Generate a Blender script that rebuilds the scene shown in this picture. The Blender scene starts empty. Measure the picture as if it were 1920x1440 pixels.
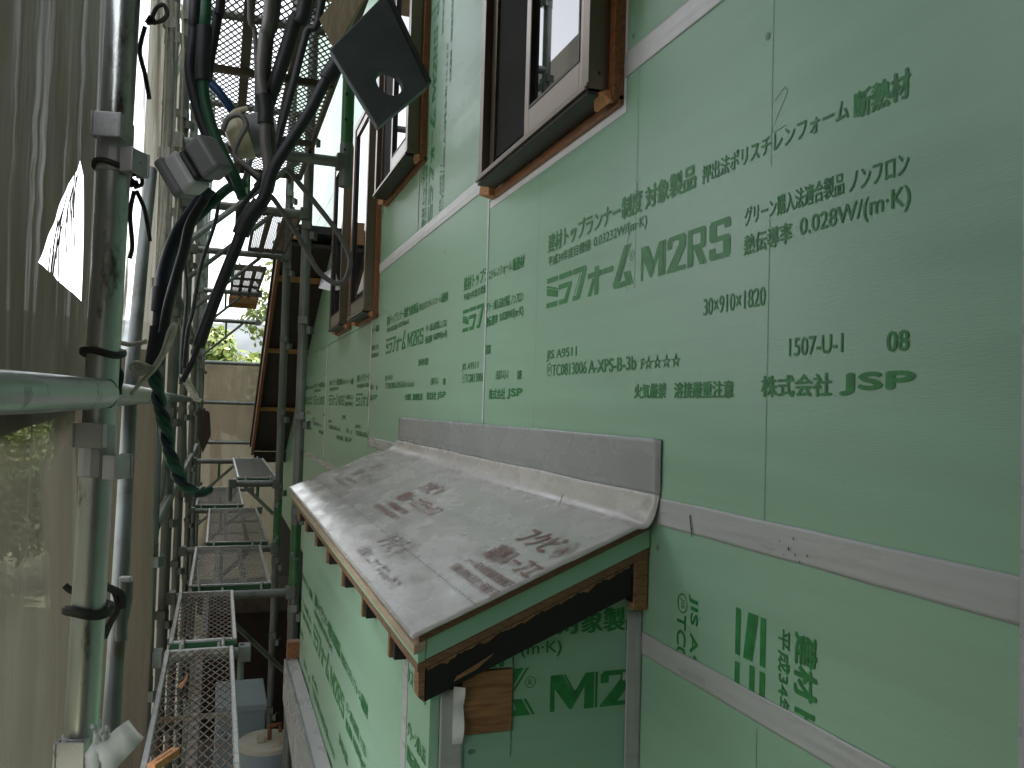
import bpy, bmesh, math, random
from mathutils import Vector, Matrix, noise

random.seed(7)
C = bpy.context.scene.collection
SC = bpy.context.scene

# ---------------------------------------------------------------- camera
F_PX, YAW, PITCH, ROLL = 1548.5, 0.340139, 0.0316024, 0.0284833
_f = Vector((math.sin(YAW)*math.cos(PITCH), math.cos(YAW)*math.cos(PITCH), math.sin(PITCH)))
_r0 = Vector((math.cos(YAW), -math.sin(YAW), 0)); _u0 = _r0.cross(_f)
RIGHT = math.cos(ROLL)*_r0 + math.sin(ROLL)*_u0
UP = -math.sin(ROLL)*_r0 + math.cos(ROLL)*_u0
FWD = _f
cd = bpy.data.cameras.new("camera"); cam = bpy.data.objects.new("camera", cd); C.objects.link(cam)
cd.sensor_width = 36; cd.lens = F_PX/1920*36; cd.clip_start = .02; cd.clip_end = 3000
cam.matrix_world = Matrix((( RIGHT.x, UP.x, -FWD.x, 0), (RIGHT.y, UP.y, -FWD.y, 0), (RIGHT.z, UP.z, -FWD.z, 0), (0,0,0,1)))
SC.camera = cam

# ---------------------------------------------------------------- light
SUN_AZ, SUN_EL = math.radians(118), math.radians(56)     # azimuth from +Y, towards -X
w = bpy.data.worlds.new("World"); SC.world = w; w.use_nodes = True
nt = w.node_tree; bg = nt.nodes["Background"]
sky = nt.nodes.new("ShaderNodeTexSky"); sky.sky_type = 'NISHITA'; sky.sun_disc = False
sky.sun_elevation = SUN_EL; sky.sun_rotation = SUN_AZ; sky.air_density = 1.2; sky.dust_density = 4.0; sky.ozone_density = .6
bw = nt.nodes.new("ShaderNodeRGBToBW"); nt.links.new(sky.outputs[0], bw.inputs[0])      # thin white cloud over the blue
cl = nt.nodes.new("ShaderNodeMixRGB"); cl.inputs[0].default_value = .85
nt.links.new(sky.outputs[0], cl.inputs[1]); nt.links.new(bw.outputs[0], cl.inputs[2]); nt.links.new(cl.outputs[0], bg.inputs[0]); bg.inputs[1].default_value = 0.15
sd = bpy.data.lights.new("sun", 'SUN'); sd.energy = 3.0; sd.angle = math.radians(.6); sd.color = (1, .95, .86)
so = bpy.data.objects.new("sun", sd); C.objects.link(so)
sdir = Vector((math.sin(SUN_AZ)*math.cos(SUN_EL), math.cos(SUN_AZ)*math.cos(SUN_EL), math.sin(SUN_EL)))
so.rotation_euler = sdir.to_track_quat('Z', 'Y').to_euler()
vs = SC.view_settings; vs.view_transform = 'Standard'; vs.look = 'None'; vs.gamma = 1; vs.exposure = 2.92

# ---------------------------------------------------------------- measuring helpers
def ray(u, v):
    return FWD + RIGHT*((u-960)/F_PX) + UP*((720-v)/F_PX)
def atX(u, v, X): d = ray(u, v); return d*(X/d.x)
def atY(u, v, Y): d = ray(u, v); return d*(Y/d.y)
def atZ(u, v, Z): d = ray(u, v); return d*(Z/d.z)
def atD(u, v, d): return ray(u, v)*d

D = 0.775          # main wall plane
GZ = -3.2          # ground level

# ---------------------------------------------------------------- materials
def mat(name, col, rough=.6, metal=0., var=.12, vscale=8., bump=0., bscale=60., stretch=(1,1,1), spots=None, spec=.5, spot_lo=.62, spot_hi=.72, spot_scale=14, trans=0., rvar=0.):
    m = bpy.data.materials.new(name); m.use_nodes = True
    n = m.node_tree.nodes; l = m.node_tree.links
    p = n["Principled BSDF"]
    tc = n.new("ShaderNodeTexCoord"); mp = n.new("ShaderNodeMapping"); l.new(tc.outputs["Object"], mp.inputs[0])
    mp.inputs["Scale"].default_value = stretch
    nz = n.new("ShaderNodeTexNoise"); nz.inputs["Scale"].default_value = vscale; nz.inputs["Detail"].default_value = 6
    l.new(mp.outputs[0], nz.inputs[0])
    mr = n.new("ShaderNodeMapRange"); mr.inputs[1].default_value = .3; mr.inputs[2].default_value = .7
    mr.inputs[3].default_value = 1-var; mr.inputs[4].default_value = 1+var
    l.new(nz.outputs[0], mr.inputs[0])
    mx = n.new("ShaderNodeVectorMath"); mx.operation = 'SCALE'; mx.inputs[0].default_value = col
    l.new(mr.outputs[0], mx.inputs["Scale"])
    last = mx.outputs[0]
    if spots:
        n2 = n.new("ShaderNodeTexNoise"); n2.inputs["Scale"].default_value = spot_scale; n2.inputs["Detail"].default_value = 8; n2.inputs["Roughness"].default_value = .65
        l.new(mp.outputs[0], n2.inputs[0])
        r2 = n.new("ShaderNodeMapRange"); r2.inputs[1].default_value = spot_lo; r2.inputs[2].default_value = spot_hi
        l.new(n2.outputs[0], r2.inputs[0])
        mm = n.new("ShaderNodeMixRGB"); l.new(r2.outputs[0], mm.inputs[0]); l.new(last, mm.inputs[1]); mm.inputs[2].default_value = (*spots, 1)
        last = mm.outputs[0]
    l.new(last, p.inputs["Base Color"])
    p.inputs["Roughness"].default_value = rough; p.inputs["Metallic"].default_value = metal
    p.inputs["Specular IOR Level"].default_value = spec
    if rvar:
        rr = n.new("ShaderNodeMapRange"); rr.inputs[1].default_value = .3; rr.inputs[2].default_value = .7
        rr.inputs[3].default_value = rough-rvar; rr.inputs[4].default_value = rough+rvar
        l.new(nz.outputs[0], rr.inputs[0]); l.new(rr.outputs[0], p.inputs["Roughness"])
    if bump:
        n3 = n.new("ShaderNodeTexNoise"); n3.inputs["Scale"].default_value = bscale; n3.inputs["Detail"].default_value = 4
        l.new(mp.outputs[0], n3.inputs[0])
        b = n.new("ShaderNodeBump"); b.inputs["Strength"].default_value = bump; b.inputs["Distance"].default_value = .004
        l.new(n3.outputs[0], b.inputs["Height"]); l.new(b.outputs[0], p.inputs["Normal"])
    m["p"] = 1
    return m

def wood(name, c1, c2, axis=(1, 1, 1), rough=.65, scale=18):
    m = mat(name, c1, rough, 0, .15, 12, .25, 120, axis)
    n = m.node_tree.nodes; l = m.node_tree.links; p = n["Principled BSDF"]
    src = p.inputs["Base Color"].links[0].from_socket
    mp = [x for x in n if x.type == 'MAPPING'][0]
    nz = n.new("ShaderNodeTexNoise"); nz.inputs["Scale"].default_value = scale; nz.inputs["Detail"].default_value = 5; nz.inputs["Distortion"].default_value = 1.2
    l.new(mp.outputs[0], nz.inputs[0])
    r = n.new("ShaderNodeMapRange"); r.inputs[1].default_value = .42; r.inputs[2].default_value = .62; l.new(nz.outputs[0], r.inputs[0])
    mm = n.new("ShaderNodeMixRGB"); l.new(r.outputs[0], mm.inputs[0]); l.new(src, mm.inputs[1]); mm.inputs[2].default_value = (*c2, 1)
    l.new(mm.outputs[0], p.inputs["Base Color"])
    return m

def sheet_mat(name, col, transp=.15, transl=.5, streak=None, bump=.5, stretch=(1, 1, .12), bscale=16, gloss=.4):
    """dusty woven tarpaulin: lets some light through, thinner along its creases"""
    m = bpy.data.materials.new(name); m.use_nodes = True
    n = m.node_tree.nodes; l = m.node_tree.links
    for x in list(n): n.remove(x)
    out = n.new("ShaderNodeOutputMaterial")
    tc = n.new("ShaderNodeTexCoord"); mp = n.new("ShaderNodeMapping"); mp.inputs["Scale"].default_value = stretch
    l.new(tc.outputs["Object"], mp.inputs[0])
    nz = n.new("ShaderNodeTexNoise"); nz.inputs["Scale"].default_value = 5; nz.inputs["Detail"].default_value = 6; l.new(mp.outputs[0], nz.inputs[0])
    mr = n.new("ShaderNodeMapRange"); mr.inputs[1].default_value = .3; mr.inputs[2].default_value = .7; mr.inputs[3].default_value = .78; mr.inputs[4].default_value = 1.2
    l.new(nz.outputs[0], mr.inputs[0])
    sc = n.new("ShaderNodeVectorMath"); sc.operation = 'SCALE'; sc.inputs[0].default_value = col; l.new(mr.outputs[0], sc.inputs["Scale"])
    nb = n.new("ShaderNodeTexNoise"); nb.inputs["Scale"].default_value = bscale; nb.inputs["Detail"].default_value = 3; nb.inputs["Distortion"].default_value = .6; l.new(mp.outputs[0], nb.inputs[0])
    b = n.new("ShaderNodeBump"); b.inputs["Strength"].default_value = bump; b.inputs["Distance"].default_value = .03; l.new(nb.outputs[0], b.inputs["Height"])
    df = n.new("ShaderNodeBsdfPrincipled"); l.new(sc.outputs[0], df.inputs["Base Color"]); df.inputs["Roughness"].default_value = gloss; l.new(b.outputs[0], df.inputs["Normal"])
    tl = n.new("ShaderNodeBsdfTranslucent"); l.new(sc.outputs[0], tl.inputs[0]); l.new(b.outputs[0], tl.inputs["Normal"])
    m1 = n.new("ShaderNodeMixShader"); m1.inputs[0].default_value = transl; l.new(df.outputs[0], m1.inputs[1]); l.new(tl.outputs[0], m1.inputs[2])
    tr = n.new("ShaderNodeBsdfTransparent")
    m2 = n.new("ShaderNodeMixShader"); l.new(m1.outputs[0], m2.inputs[1]); l.new(tr.outputs[0], m2.inputs[2])
    if streak:
        st = n.new("ShaderNodeTexNoise"); st.inputs["Scale"].default_value = streak[0]; st.inputs["Detail"].default_value = 8; st.inputs["Roughness"].default_value = .62
        mp2 = n.new("ShaderNodeMapping"); mp2.inputs["Scale"].default_value = (1, 1, .06); mp2.inputs["Rotation"].default_value = (.06, 0, 0); l.new(tc.outputs["Object"], mp2.inputs[0]); l.new(mp2.outputs[0], st.inputs[0])
        r2 = n.new("ShaderNodeMapRange"); r2.inputs[1].default_value = streak[1]; r2.inputs[2].default_value = streak[2]; r2.inputs[3].default_value = transp; r2.inputs[4].default_value = streak[3]
        l.new(st.outputs[0], r2.inputs[0]); l.new(r2.outputs[0], m2.inputs[0])
    else:
        m2.inputs[0].default_value = transp
    l.new(m2.outputs[0], out.inputs[0])
    return m

M = {}
M['board'] = mat("green_foam", (.29, .485, .352), .36, 0, .05, 3, .10, 90, (1, .6, 8), spec=.55, rvar=.05)
M['board_cut'] = mat("green_foam_edge", (.33, .58, .43), .6, 0, .05, 10)
M['ink'] = mat("green_ink", (.022, .205, .052), .45, 0, .25, 60)
M['ink_red'] = mat("red_ink", (.29, .14, .12), .5, 0, .3, 60)
M['ink_worn'] = mat("worn_red_ink", (.41, .36, .345), .4, 0, .2, 40)
M['pencil'] = mat("pencil", (.15, .26, .20), .6, 0, .3, 80)
M['tape'] = mat("grey_tape", (.455, .465, .475), .30, 0, .07, 9, .25, 30, (1, .5, 3), rvar=.06)
M['tape_white'] = mat("white_tape", (.70, .70, .74), .33, 0, .05, 20, .2, 40)
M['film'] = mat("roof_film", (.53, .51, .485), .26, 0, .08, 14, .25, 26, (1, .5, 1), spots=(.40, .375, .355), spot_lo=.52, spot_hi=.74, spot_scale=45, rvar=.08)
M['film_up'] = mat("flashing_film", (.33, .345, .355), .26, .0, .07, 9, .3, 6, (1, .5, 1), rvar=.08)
M['film_back'] = mat("film_edge", (.65, .64, .6), .5)
M['stain'] = mat("stain", (.02, .017, .015), .6)
M['rust'] = mat("rust_drip", (.16, .06, .035), .6)
M['wood'] = wood("cedar", (.34, .185, .095), (.22, .105, .052), (2, 2, 9))
M['woodY'] = wood("cedar_long", (.32, .185, .10), (.22, .11, .06), (9, 1, 9))
M['ply'] = wood("sheathing_edge", (.26, .15, .085), (.17, .085, .05), (3, 3, 30))
M['woodblk'] = wood("cedar_block", (.36, .175, .08), (.23, .095, .045), (1.5, 1.5, 12), scale=5)
M['pale_wood'] = wood("pale_weathered_wood", (.52, .42, .31), (.42, .31, .21), (9, 1, 9))
M['dark'] = mat("black_paint", (.012, .010, .011), .65, 0, .3, 14, .2, 50)
M['void'] = mat("black_void", (.008, .007, .007), .9)
M['timber'] = wood("stained_timber", (.27, .105, .04), (.17, .06, .025), (6, 1, 6), .42)
M['timber_end'] = wood("orange_timber", (.5, .24, .09), (.36, .15, .06), (6, 6, 6), .5)
M['alu'] = mat("bronze_aluminium", (.20, .155, .12), .32, .75, .06, 5, .04, 200)
M['alu_light'] = mat("bronze_aluminium_face", (.28, .23, .19), .30, .75, .05, 5)
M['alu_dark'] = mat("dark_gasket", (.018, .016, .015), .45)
g = bpy.data.materials.new("window_glass"); g.use_nodes = True
p = g.node_tree.nodes["Principled BSDF"]; p.inputs["Base Color"].default_value = (.02, .022, .025, 1); p.inputs["Roughness"].default_value = .015; p.inputs["IOR"].default_value = 2.1; p.inputs["Specular IOR Level"].default_value = .9
M['glass'] = g
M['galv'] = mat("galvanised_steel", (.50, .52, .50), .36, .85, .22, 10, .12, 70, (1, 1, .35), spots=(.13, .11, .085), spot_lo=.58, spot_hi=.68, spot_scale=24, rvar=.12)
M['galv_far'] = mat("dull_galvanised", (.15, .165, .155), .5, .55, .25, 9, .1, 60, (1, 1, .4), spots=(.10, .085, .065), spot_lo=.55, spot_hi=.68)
M['galv_green'] = mat("green_steel", (.035, .13, .05), .45, .1, .25, 10, .1, 60, spots=(.22, .24, .22), spot_lo=.6, spot_hi=.66)
M['zinc'] = mat("pale_zinc", (.50, .49, .50), .45, .35, .12, 20, .15, 80, spots=(.22, .20, .19), spot_lo=.62, spot_hi=.7, spot_scale=40)
M['frame_alu'] = mat("worn_frame_steel", (.40, .40, .385), .42, .6, .15, 24, spots=(.2, .17, .13), spot_lo=.58, spot_hi=.68, spot_scale=30)
M['mesh'] = mat("expanded_metal", (.20, .175, .145), .5, .6, .3, 20, spots=(.17, .085, .045), spot_lo=.5, spot_hi=.66, spot_scale=7)
M['mesh_grey'] = mat("grey_expanded_metal", (.30, .295, .28), .5, .5, .25, 20)
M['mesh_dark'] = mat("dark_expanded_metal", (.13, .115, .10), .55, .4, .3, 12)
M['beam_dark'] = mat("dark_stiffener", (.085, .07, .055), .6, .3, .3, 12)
M['kick'] = mat("green_end_plate", (.035, .12, .055), .5, .2, .2, 14)
M['cable_black'] = mat("black_cable", (.022, .022, .026), .55, 0, .2, 30)
M['cable_navy'] = mat("navy_cable", (.018, .028, .045), .55, 0, .2, 30)
M['cable_green'] = mat("green_cable", (.012, .085, .042), .55, 0, .15, 30)
M['cable_teal'] = mat("teal_rope", (.03, .115, .085), .5, 0, .3, 40)
M['cable_blue'] = mat("blue_cable", (.02, .07, .17), .4, 0, .15, 30)
M['cable_grey'] = mat("grey_cable", (.16, .145, .14), .42, 0, .15, 30)
M['plug_cream'] = mat("cream_plastic", (.62, .57, .38), .4, 0, .08, 20)
M['plug_grey'] = mat("grey_plastic", (.24, .235, .24), .45, 0, .1, 20)
M['plug_white'] = mat("white_plastic", (.62, .6, .62), .4, 0, .05, 20)
M['plate'] = mat("dark_grey_rubber", (.18, .20, .23), .5, 0, .15, 30, .15, 90)
M['plate_edge'] = mat("scuffed_rubber_edge", (.11, .115, .125), .5, 0, .15, 40)
M['beige'] = wood("pale_wood_strip", (.50, .41, .28), (.40, .31, .20), (12, 12, 2))
M['string_w'] = mat("white_string", (.62, .58, .50), .7, 0, .2, 60, .4, 200)
M['string_b'] = mat("black_tie", (.03, .026, .022), .6, 0, .3, 60)
M['bag'] = mat("white_polythene", (.66, .69, .72), .35, 0, .06, 20, .4, 30)
M['tarp_dark'] = sheet_mat("dark_tarpaulin", (.056, .053, .038), .0, .4, (7, .52, .78, .14), .65, (1, 1, .30), 5, .5)
M['tarp_thin'] = sheet_mat("thin_mesh_sheet", (.125, .112, .085), .05, .5, (6, .42, .66, .30), .8, (1, 1, .25), 6)
M['tarp_tan'] = sheet_mat("tan_tarpaulin", (.095, .078, .056), .0, .45, gloss=.35)
M['tarp_streak'] = sheet_mat("creased_tarpaulin", (.26, .235, .19), .0, .5, (26, .38, .52, .92), .8)
M['tarp_pale'] = sheet_mat("pale_dust_sheet", (.27, .24, .19), .03, .6)
M['tarp_far'] = sheet_mat("far_dust_sheet", (.18, .148, .108), .05, .5)
M['ground'] = mat("packed_earth", (.055, .06, .032), .9, 0, .3, 1.5, .5, 8, spots=(.05, .07, .03))
M['concrete'] = mat("concrete_slab", (.075, .065, .055), .85, 0, .15, 2, .2, 20)
M['tank'] = mat("blue_grey_tank", (.26, .33, .38), .5, 0, .08, 4, spots=(.14, .15, .15), spot_lo=.7, spot_hi=.75, spot_scale=9)
M['lid'] = mat("cream_lid", (.50, .49, .43), .5, 0, .1, 6, spots=(.32, .2, .11), spot_lo=.56, spot_hi=.72, spot_scale=5)
M['brass'] = mat("rusty_pipe", (.26, .12, .07), .5, .4, .3, 30)
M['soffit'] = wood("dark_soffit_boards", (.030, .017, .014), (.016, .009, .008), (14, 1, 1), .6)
M['batten'] = wood("yellow_batten", (.42, .24, .085), (.30, .15, .05), (2, 9, 9))
M['leaf'] = None
def leaf_mat(name, c1, c2):
    m = bpy.data.materials.new(name); m.use_nodes = True
    n = m.node_tree.nodes; l = m.node_tree.links
    for x in list(n): n.remove(x)
    out = n.new("ShaderNodeOutputMaterial"); geo = n.new("ShaderNodeNewGeometry")
    mm = n.new("ShaderNodeMixRGB"); l.new(geo.outputs["Random Per Island"], mm.inputs[0]); mm.inputs[1].default_value = (*c1, 1); mm.inputs[2].default_value = (*c2, 1)
    d = n.new("ShaderNodeBsdfPrincipled"); d.inputs["Roughness"].default_value = .5; l.new(mm.outputs[0], d.inputs["Base Color"])
    t = n.new("ShaderNodeBsdfTranslucent"); l.new(mm.outputs[0], t.inputs[0])
    a = n.new("ShaderNodeMixShader"); a.inputs[0].default_value = .4; l.new(d.outputs[0], a.inputs[1]); l.new(t.outputs[0], a.inputs[2]); l.new(a.outputs[0], out.inputs[0])
    return m
M['leaf'] = leaf_mat("leaves", (.045, .085, .014), (.115, .135, .030))
M['leaf_b'] = leaf_mat("darker_leaves", (.025, .06, .012), (.075, .11, .025))
M['bark'] = mat("bark", (.09, .065, .045), .85, 0, .3, 10, .6, 30, (1, 1, .2))
M['hill'] = mat("wooded_hill", (.030, .037, .041), .95, 0, .35, .05, .6, .2)

# ---------------------------------------------------------------- mesh builder
class MB:
    def __init__(s): s.v = []; s.f = []
    def add(s, vs, fs):
        o = len(s.v); s.v += [Vector(x) for x in vs]; s.f += [tuple(i+o for i in f) for f in fs]; return s
    def hexa(s, p8):
        return s.add(p8, [(0,3,2,1),(4,5,6,7),(0,1,5,4),(1,2,6,5),(2,3,7,6),(3,0,4,7)])
    def box(s, a, b):
        x0,y0,z0 = a; x1,y1,z1 = b
        return s.hexa([(x0,y0,z0),(x1,y0,z0),(x1,y1,z0),(x0,y1,z0),(x0,y0,z1),(x1,y0,z1),(x1,y1,z1),(x0,y1,z1)])
    def obox(s, c, ax, ay, az, sx, sy, sz):
        c = Vector(c); X = Vector(ax)*sx/2; Y = Vector(ay)*sy/2; Z = Vector(az)*sz/2
        return s.hexa([c-X-Y-Z, c+X-Y-Z, c+X+Y-Z, c-X+Y-Z, c-X-Y+Z, c+X-Y+Z, c+X+Y+Z, c-X+Y+Z])
    def bar(s, a, b, w, h, up=(0,0,1)):
        a = Vector(a); b = Vector(b); d = (b-a); L = d.length; d.normalize()
        u = Vector(up); sd = d.cross(u)
        if sd.length < 1e-4: sd = d.cross(Vector((1,0,0)))
        sd.normalize(); u = sd.cross(d)
        return s.obox((a+b)/2, d, sd, u, L, w, h)
    def tube(s, pts, r, seg=10, cap=True):
        pts = [Vector(p) for p in pts]; n = len(pts); rings = []
        t0 = (pts[1]-pts[0]).normalized(); ref = Vector((0,0,1)) if abs(t0.z) < .9 else Vector((1,0,0))
        nrm = (ref - t0*ref.dot(t0)).normalized()
        for i, pt in enumerate(pts):
            t = (pts[min(i+1,n-1)]-pts[max(i-1,0)]).normalized()
            nrm = (nrm - t*nrm.dot(t)).normalized(); bn = t.cross(nrm)
            rr = r[i] if isinstance(r, (list, tuple)) else r
            rings.append([pt + nrm*(rr*math.cos(a)) + bn*(rr*math.sin(a)) for a in [2*math.pi*k/seg for k in range(seg)]])
        o = len(s.v)
        for q in rings: s.v += q
        for i in range(n-1):
            for k in range(seg):
                a = o+i*seg+k; b = o+i*seg+(k+1)%seg
                s.f.append((a, b, b+seg, a+seg))
        if cap:
            s.f.append(tuple(o+k for k in reversed(range(seg)))); s.f.append(tuple(o+(n-1)*seg+k for k in range(seg)))
        return s
    def poly(s, poly, fn, t=0.):
        """polygon given in 2D, mapped by fn(x, y, depth); t = thickness"""
        n = len(poly)
        a = [fn(x, y, 0) for x, y in poly]
        if t == 0: return s.add(a, [tuple(range(n))])
        b = [fn(x, y, t) for x, y in poly]
        return s.add(a+b, [tuple(range(n)), tuple(reversed(range(n, 2*n)))] + [(i, i+n, (i+1)%n+n, (i+1)%n) for i in range(n)])
    def grid(s, fn, nu, nv):
        o = len(s.v)
        for i in range(nu+1):
            for j in range(nv+1): s.v.append(Vector(fn(i/nu, j/nv)))
        for i in range(nu):
            for j in range(nv):
                a = o+i*(nv+1)+j; s.f.append((a, a+nv+1, a+nv+2, a+1))
        return s

def obj(name, mb, m, parent=None, smooth=False, bevel=0., label=None, solid=0.):
    me = bpy.data.meshes.new(name)
    me.from_pydata([tuple(v) for v in mb.v], [], mb.f)
    bm = bmesh.new(); bm.from_mesh(me); bmesh.ops.recalc_face_normals(bm, faces=bm.faces); bm.to_mesh(me); bm.free()
    me.materials.append(m)
    o = bpy.data.objects.new(name, me); C.objects.link(o)
    if smooth:
        for p in me.polygons: p.use_smooth = True
        md = o.modifiers.new("split", 'EDGE_SPLIT'); md.split_angle = math.radians(42)
    if bevel:
        b = o.modifiers.new("bevel", 'BEVEL'); b.width = bevel; b.segments = 2; b.limit_method = 'ANGLE'
    if solid:
        b = o.modifiers.new("solid", 'SOLIDIFY'); b.thickness = solid
    if parent: attach(o, parent)
    if label: o["label"] = label
    return o
def attach(o, parent):
    o.parent = parent
    if parent.type == 'EMPTY': o.matrix_parent_inverse = Matrix.Translation(-parent.location)
def thing(name, label, cat, loc=(0,0,0), group=None):
    o = bpy.data.objects.new(name, None); C.objects.link(o); o.location = loc; o.empty_display_size = .1
    return tag(o, label, cat, group)
def tag(o, label, cat, group=None):
    o["label"] = label; o["category"] = cat
    if group: o["group"] = group
    return o
def struct(name, mb, m, smooth=False):
    o = obj(name, mb, m, None, smooth); o["kind"] = "structure"; return o

def spline(pts, n=6):
    P = [Vector(p) for p in pts]; out = []
    for i in range(len(P)-1):
        a = P[max(i-1,0)]; b = P[i]; c = P[i+1]; d = P[min(i+2,len(P)-1)]
        for k in range(n):
            t = k/n
            out.append(.5*((2*b)+(c-a)*t+(2*a-5*b+4*c-d)*t*t+(3*b-a-3*c+d)*t**3))
    out.append(P[-1]); return out

# ---------------------------------------------------------------- lettering
def text_geo(body, bold=.0):
    c = bpy.data.curves.new("t", "FONT"); c.body = body; c.offset = bold; c.resolution_u = 3
    o = bpy.data.objects.new("t", c); C.objects.link(o)
    bpy.context.view_layer.update()
    me = bpy.data.meshes.new_from_object(o.evaluated_get(bpy.context.evaluated_depsgraph_get()))
    v = [(q.co.x, q.co.y) for q in me.vertices]; f = [tuple(q.vertices) for q in me.polygons]
    bpy.data.objects.remove(o); bpy.data.curves.remove(c); bpy.data.meshes.remove(me)
    return v, f
class Flat:
    """2D artwork: vertices (s, z), faces"""
    def __init__(s): s.v = []; s.f = []
    def text(s, body, x0, x1, y0, y1, bold=.02, shear=0):
        v, f = text_geo(body, 0)
        ax = min(q[0] for q in v); bx = max(q[0] for q in v); ay = min(q[1] for q in v); by = max(q[1] for q in v)
        sh = bold*.95*(x1-x0)/(bx-ax)
        lays = [(0, -sh, 0), (1, sh, 0), (2, 0, sh*.5), (3, 0, -sh*.5)] if bold else [(0, 0, 0)]
        if bold > .06: lays += [(4, -sh*.5, sh*.5), (5, sh*.5, -sh*.5), (6, sh*.5, sh*.5), (7, -sh*.5, -sh*.5), (8, 0, 0)]
        for lay, dx, dy in lays:
            o = len(s.v)
            for x, y in v:
                Y = (y-ay)/(by-ay)
                s.v.append((x0+(x-ax)/(bx-ax)*(x1-x0)+dx, y0+Y*(y1-y0)+dy, lay*.00012))
            s.f += [tuple(i+o for i in q) for q in f]
        return s
    def poly(s, pts, x0=0, y0=0, sx=1, sy=1):
        o = len(s.v); s.v += [(x0+x*sx, y0+y*sy, 0) for x, y in pts]; s.f.append(tuple(range(o, o+len(pts)))); return s
    def ring(s, cx, cy, rx, ry, t, n=16):
        o = len(s.v)
        for k in range(n):
            a = 2*math.pi*k/n; s.v.append((cx+rx*math.cos(a), cy+ry*math.sin(a), 0)); s.v.append((cx+(rx-t)*math.cos(a), cy+(ry-t)*math.sin(a), 0))
        for k in range(n):
            a = o+2*k; b = o+2*((k+1) % n); s.f.append((a, b, b+1, a+1))
        return s

M2 = [
 ('M', [[(0,0),(.09,0),(.09,.62),(.40,.03),(.46,.03),(.72,.62),(.72,0),(.92,0),(.92,1),(.74,1),(.49,.42),(.24,1),(0,1)], [(.27,1),(.31,1),(.53,.47),(.505,.41)], [(.95,0),(1,0),(1,1),(.95,1)]], .497, .592),
 ('2', [[(0,.66),(.26,.66),(.26,.86),(.64,.86),(.64,.74),(0,.06),(0,0),(1,0),(1,.13),(.55,.13),(1,.64),(1,.90),(.9,1),(.12,1),(0,.9)]], .598, .663),
 ('R', [[(0,0),(.26,0),(.26,1),(0,1)], [(.30,0),(.34,0),(.34,.42),(.30,.42)], [(.265,.86),(.72,.86),(.72,.56),(.30,.56),(.30,.43),(.9,.43),(1,.5),(1,.93),(.9,1),(.265,1)], [(.40,.425),(.68,.425),(.98,0),(.70,0)], [(.72,.425),(.77,.425),(1.08,0),(1.03,0)]], .669, .727),
 ('S', [[(0,.55),(.1,.45),(.66,.45),(.66,.14),(.30,.14),(.30,.3),(0,.3),(0,.08),(.08,0),(.92,0),(1,.08),(1,.5),(.9,.58),(.34,.58),(.34,.86),(.72,.86),(.72,.74),(1,.74),(1,.92),(.92,1),(.08,1),(0,.92)]], .738, .80)]
KANA = [[(0,.0625),(.072,.0625),(.072,.075),(0,.075)], [(0,.053),(.072,.039),(.072,.044),(0,.0575)], [(0,.032),(.072,.021),(.072,.0375),(0,.0515)], [(0,0),(.072,0),(.072,.0125),(0,.0125)],
 [(.080,.0625),(.155,.0625),(.155,.075),(.080,.075)], [(.078,.050),(.152,.050),(.158,.044),(.131,0),(.083,0),(.083,.012),(.114,.012),(.134,.0375),(.078,.0375)],
 [(.162,.075),(.233,.075),(.241,.067),(.203,0),(.165,0),(.165,.011),(.184,.011),(.216,.0625),(.162,.0625)], [(.172,.013),(.175,.013),(.206,.060),(.203,.060)],
 [(.247,.040),(.283,.040),(.283,.052),(.247,.052)], [(.283,0),(.303,0),(.303,.040),(.318,.040),(.318,.052),(.303,.052),(.303,.063),(.283,.063)], [(.247,0),(.267,0),(.2825,.030),(.2825,.038),(.272,.038)],
 [(.322,.040),(.374,.040),(.374,.052),(.322,.052)],
 [(.424,.085),(.444,.085),(.398,.0115),(.432,.0115),(.424,.030),(.441,.030),(.459,0),(.381,0),(.374,.008)], [(.449,.085),(.454,.085),(.407,.013),(.402,.013)], [(.445,.030),(.450,.030),(.468,0),(.463,0)]]
def block_print():
    a = Flat()
    T = [("建材トップランナー制度",.002,.495,.401,.447,.045),("対象製品",.509,.690,.400,.444,.05),("押出法ポリスチレンフォーム",.712,1.065,.400,.431,.03),("断熱材",1.076,1.168,.394,.430,.06),
     ("平成34年度目標値",.005,.258,.365,.391,.02),("0.03232W/(m·K)",.275,.517,.362,.390,.012),("グリーン購入法適合製品",.838,1.058,.301,.331,.03),("ノンフロン",1.069,1.168,.300,.326,.04),
     ("熱伝導率",.838,.952,.255,.286,.04),("0.028W/(m·K)",.971,1.171,.254,.286,.022),("30×910×1820",.725,.894,.170,.199,.018),("JIS A9511",.010,.195,.124,.152,.018),
     ("TC0813006",.050,.252,.087,.115,.015),("A-XPS-B-3b",.264,.486,.087,.115,.03),("F☆☆☆☆",.507,.653,.086,.112,.02),("1507-U-1",.952,1.061,.089,.115,.02),("08",1.138,1.172,.085,.110,.03),
     ("火気厳禁",.483,.605,.030,.058,.05),("溶接厳重注意",.635,.816,.030,.058,.05),("株式会社",.889,1.041,.031,.062,.04),("JSP",1.058,1.181,.033,.060,.034),("JIS",.0215,.0385,.096,.110,.0),("R",.4535,.4615,.0555,.0655,.0)]
    for b, x0, x1, y0, y1, bo in T:
        if b == "R": a.text(b, x0, x1, y0+.258, y1+.258, bo)
        else: a.text(b, x0, x1, y0, y1, bo)
    for q in KANA: a.poly(q, 0, .260)
    for ch, polys, x0, x1 in M2:
        for q in polys: a.poly(q, x0, .261, x1-x0, .066)
    a.ring(.030, .103, .017, .0165, .0022); a.ring(.4575, .3185, .0105, .0105, .0013)
    return a
PRINT = block_print()

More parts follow.
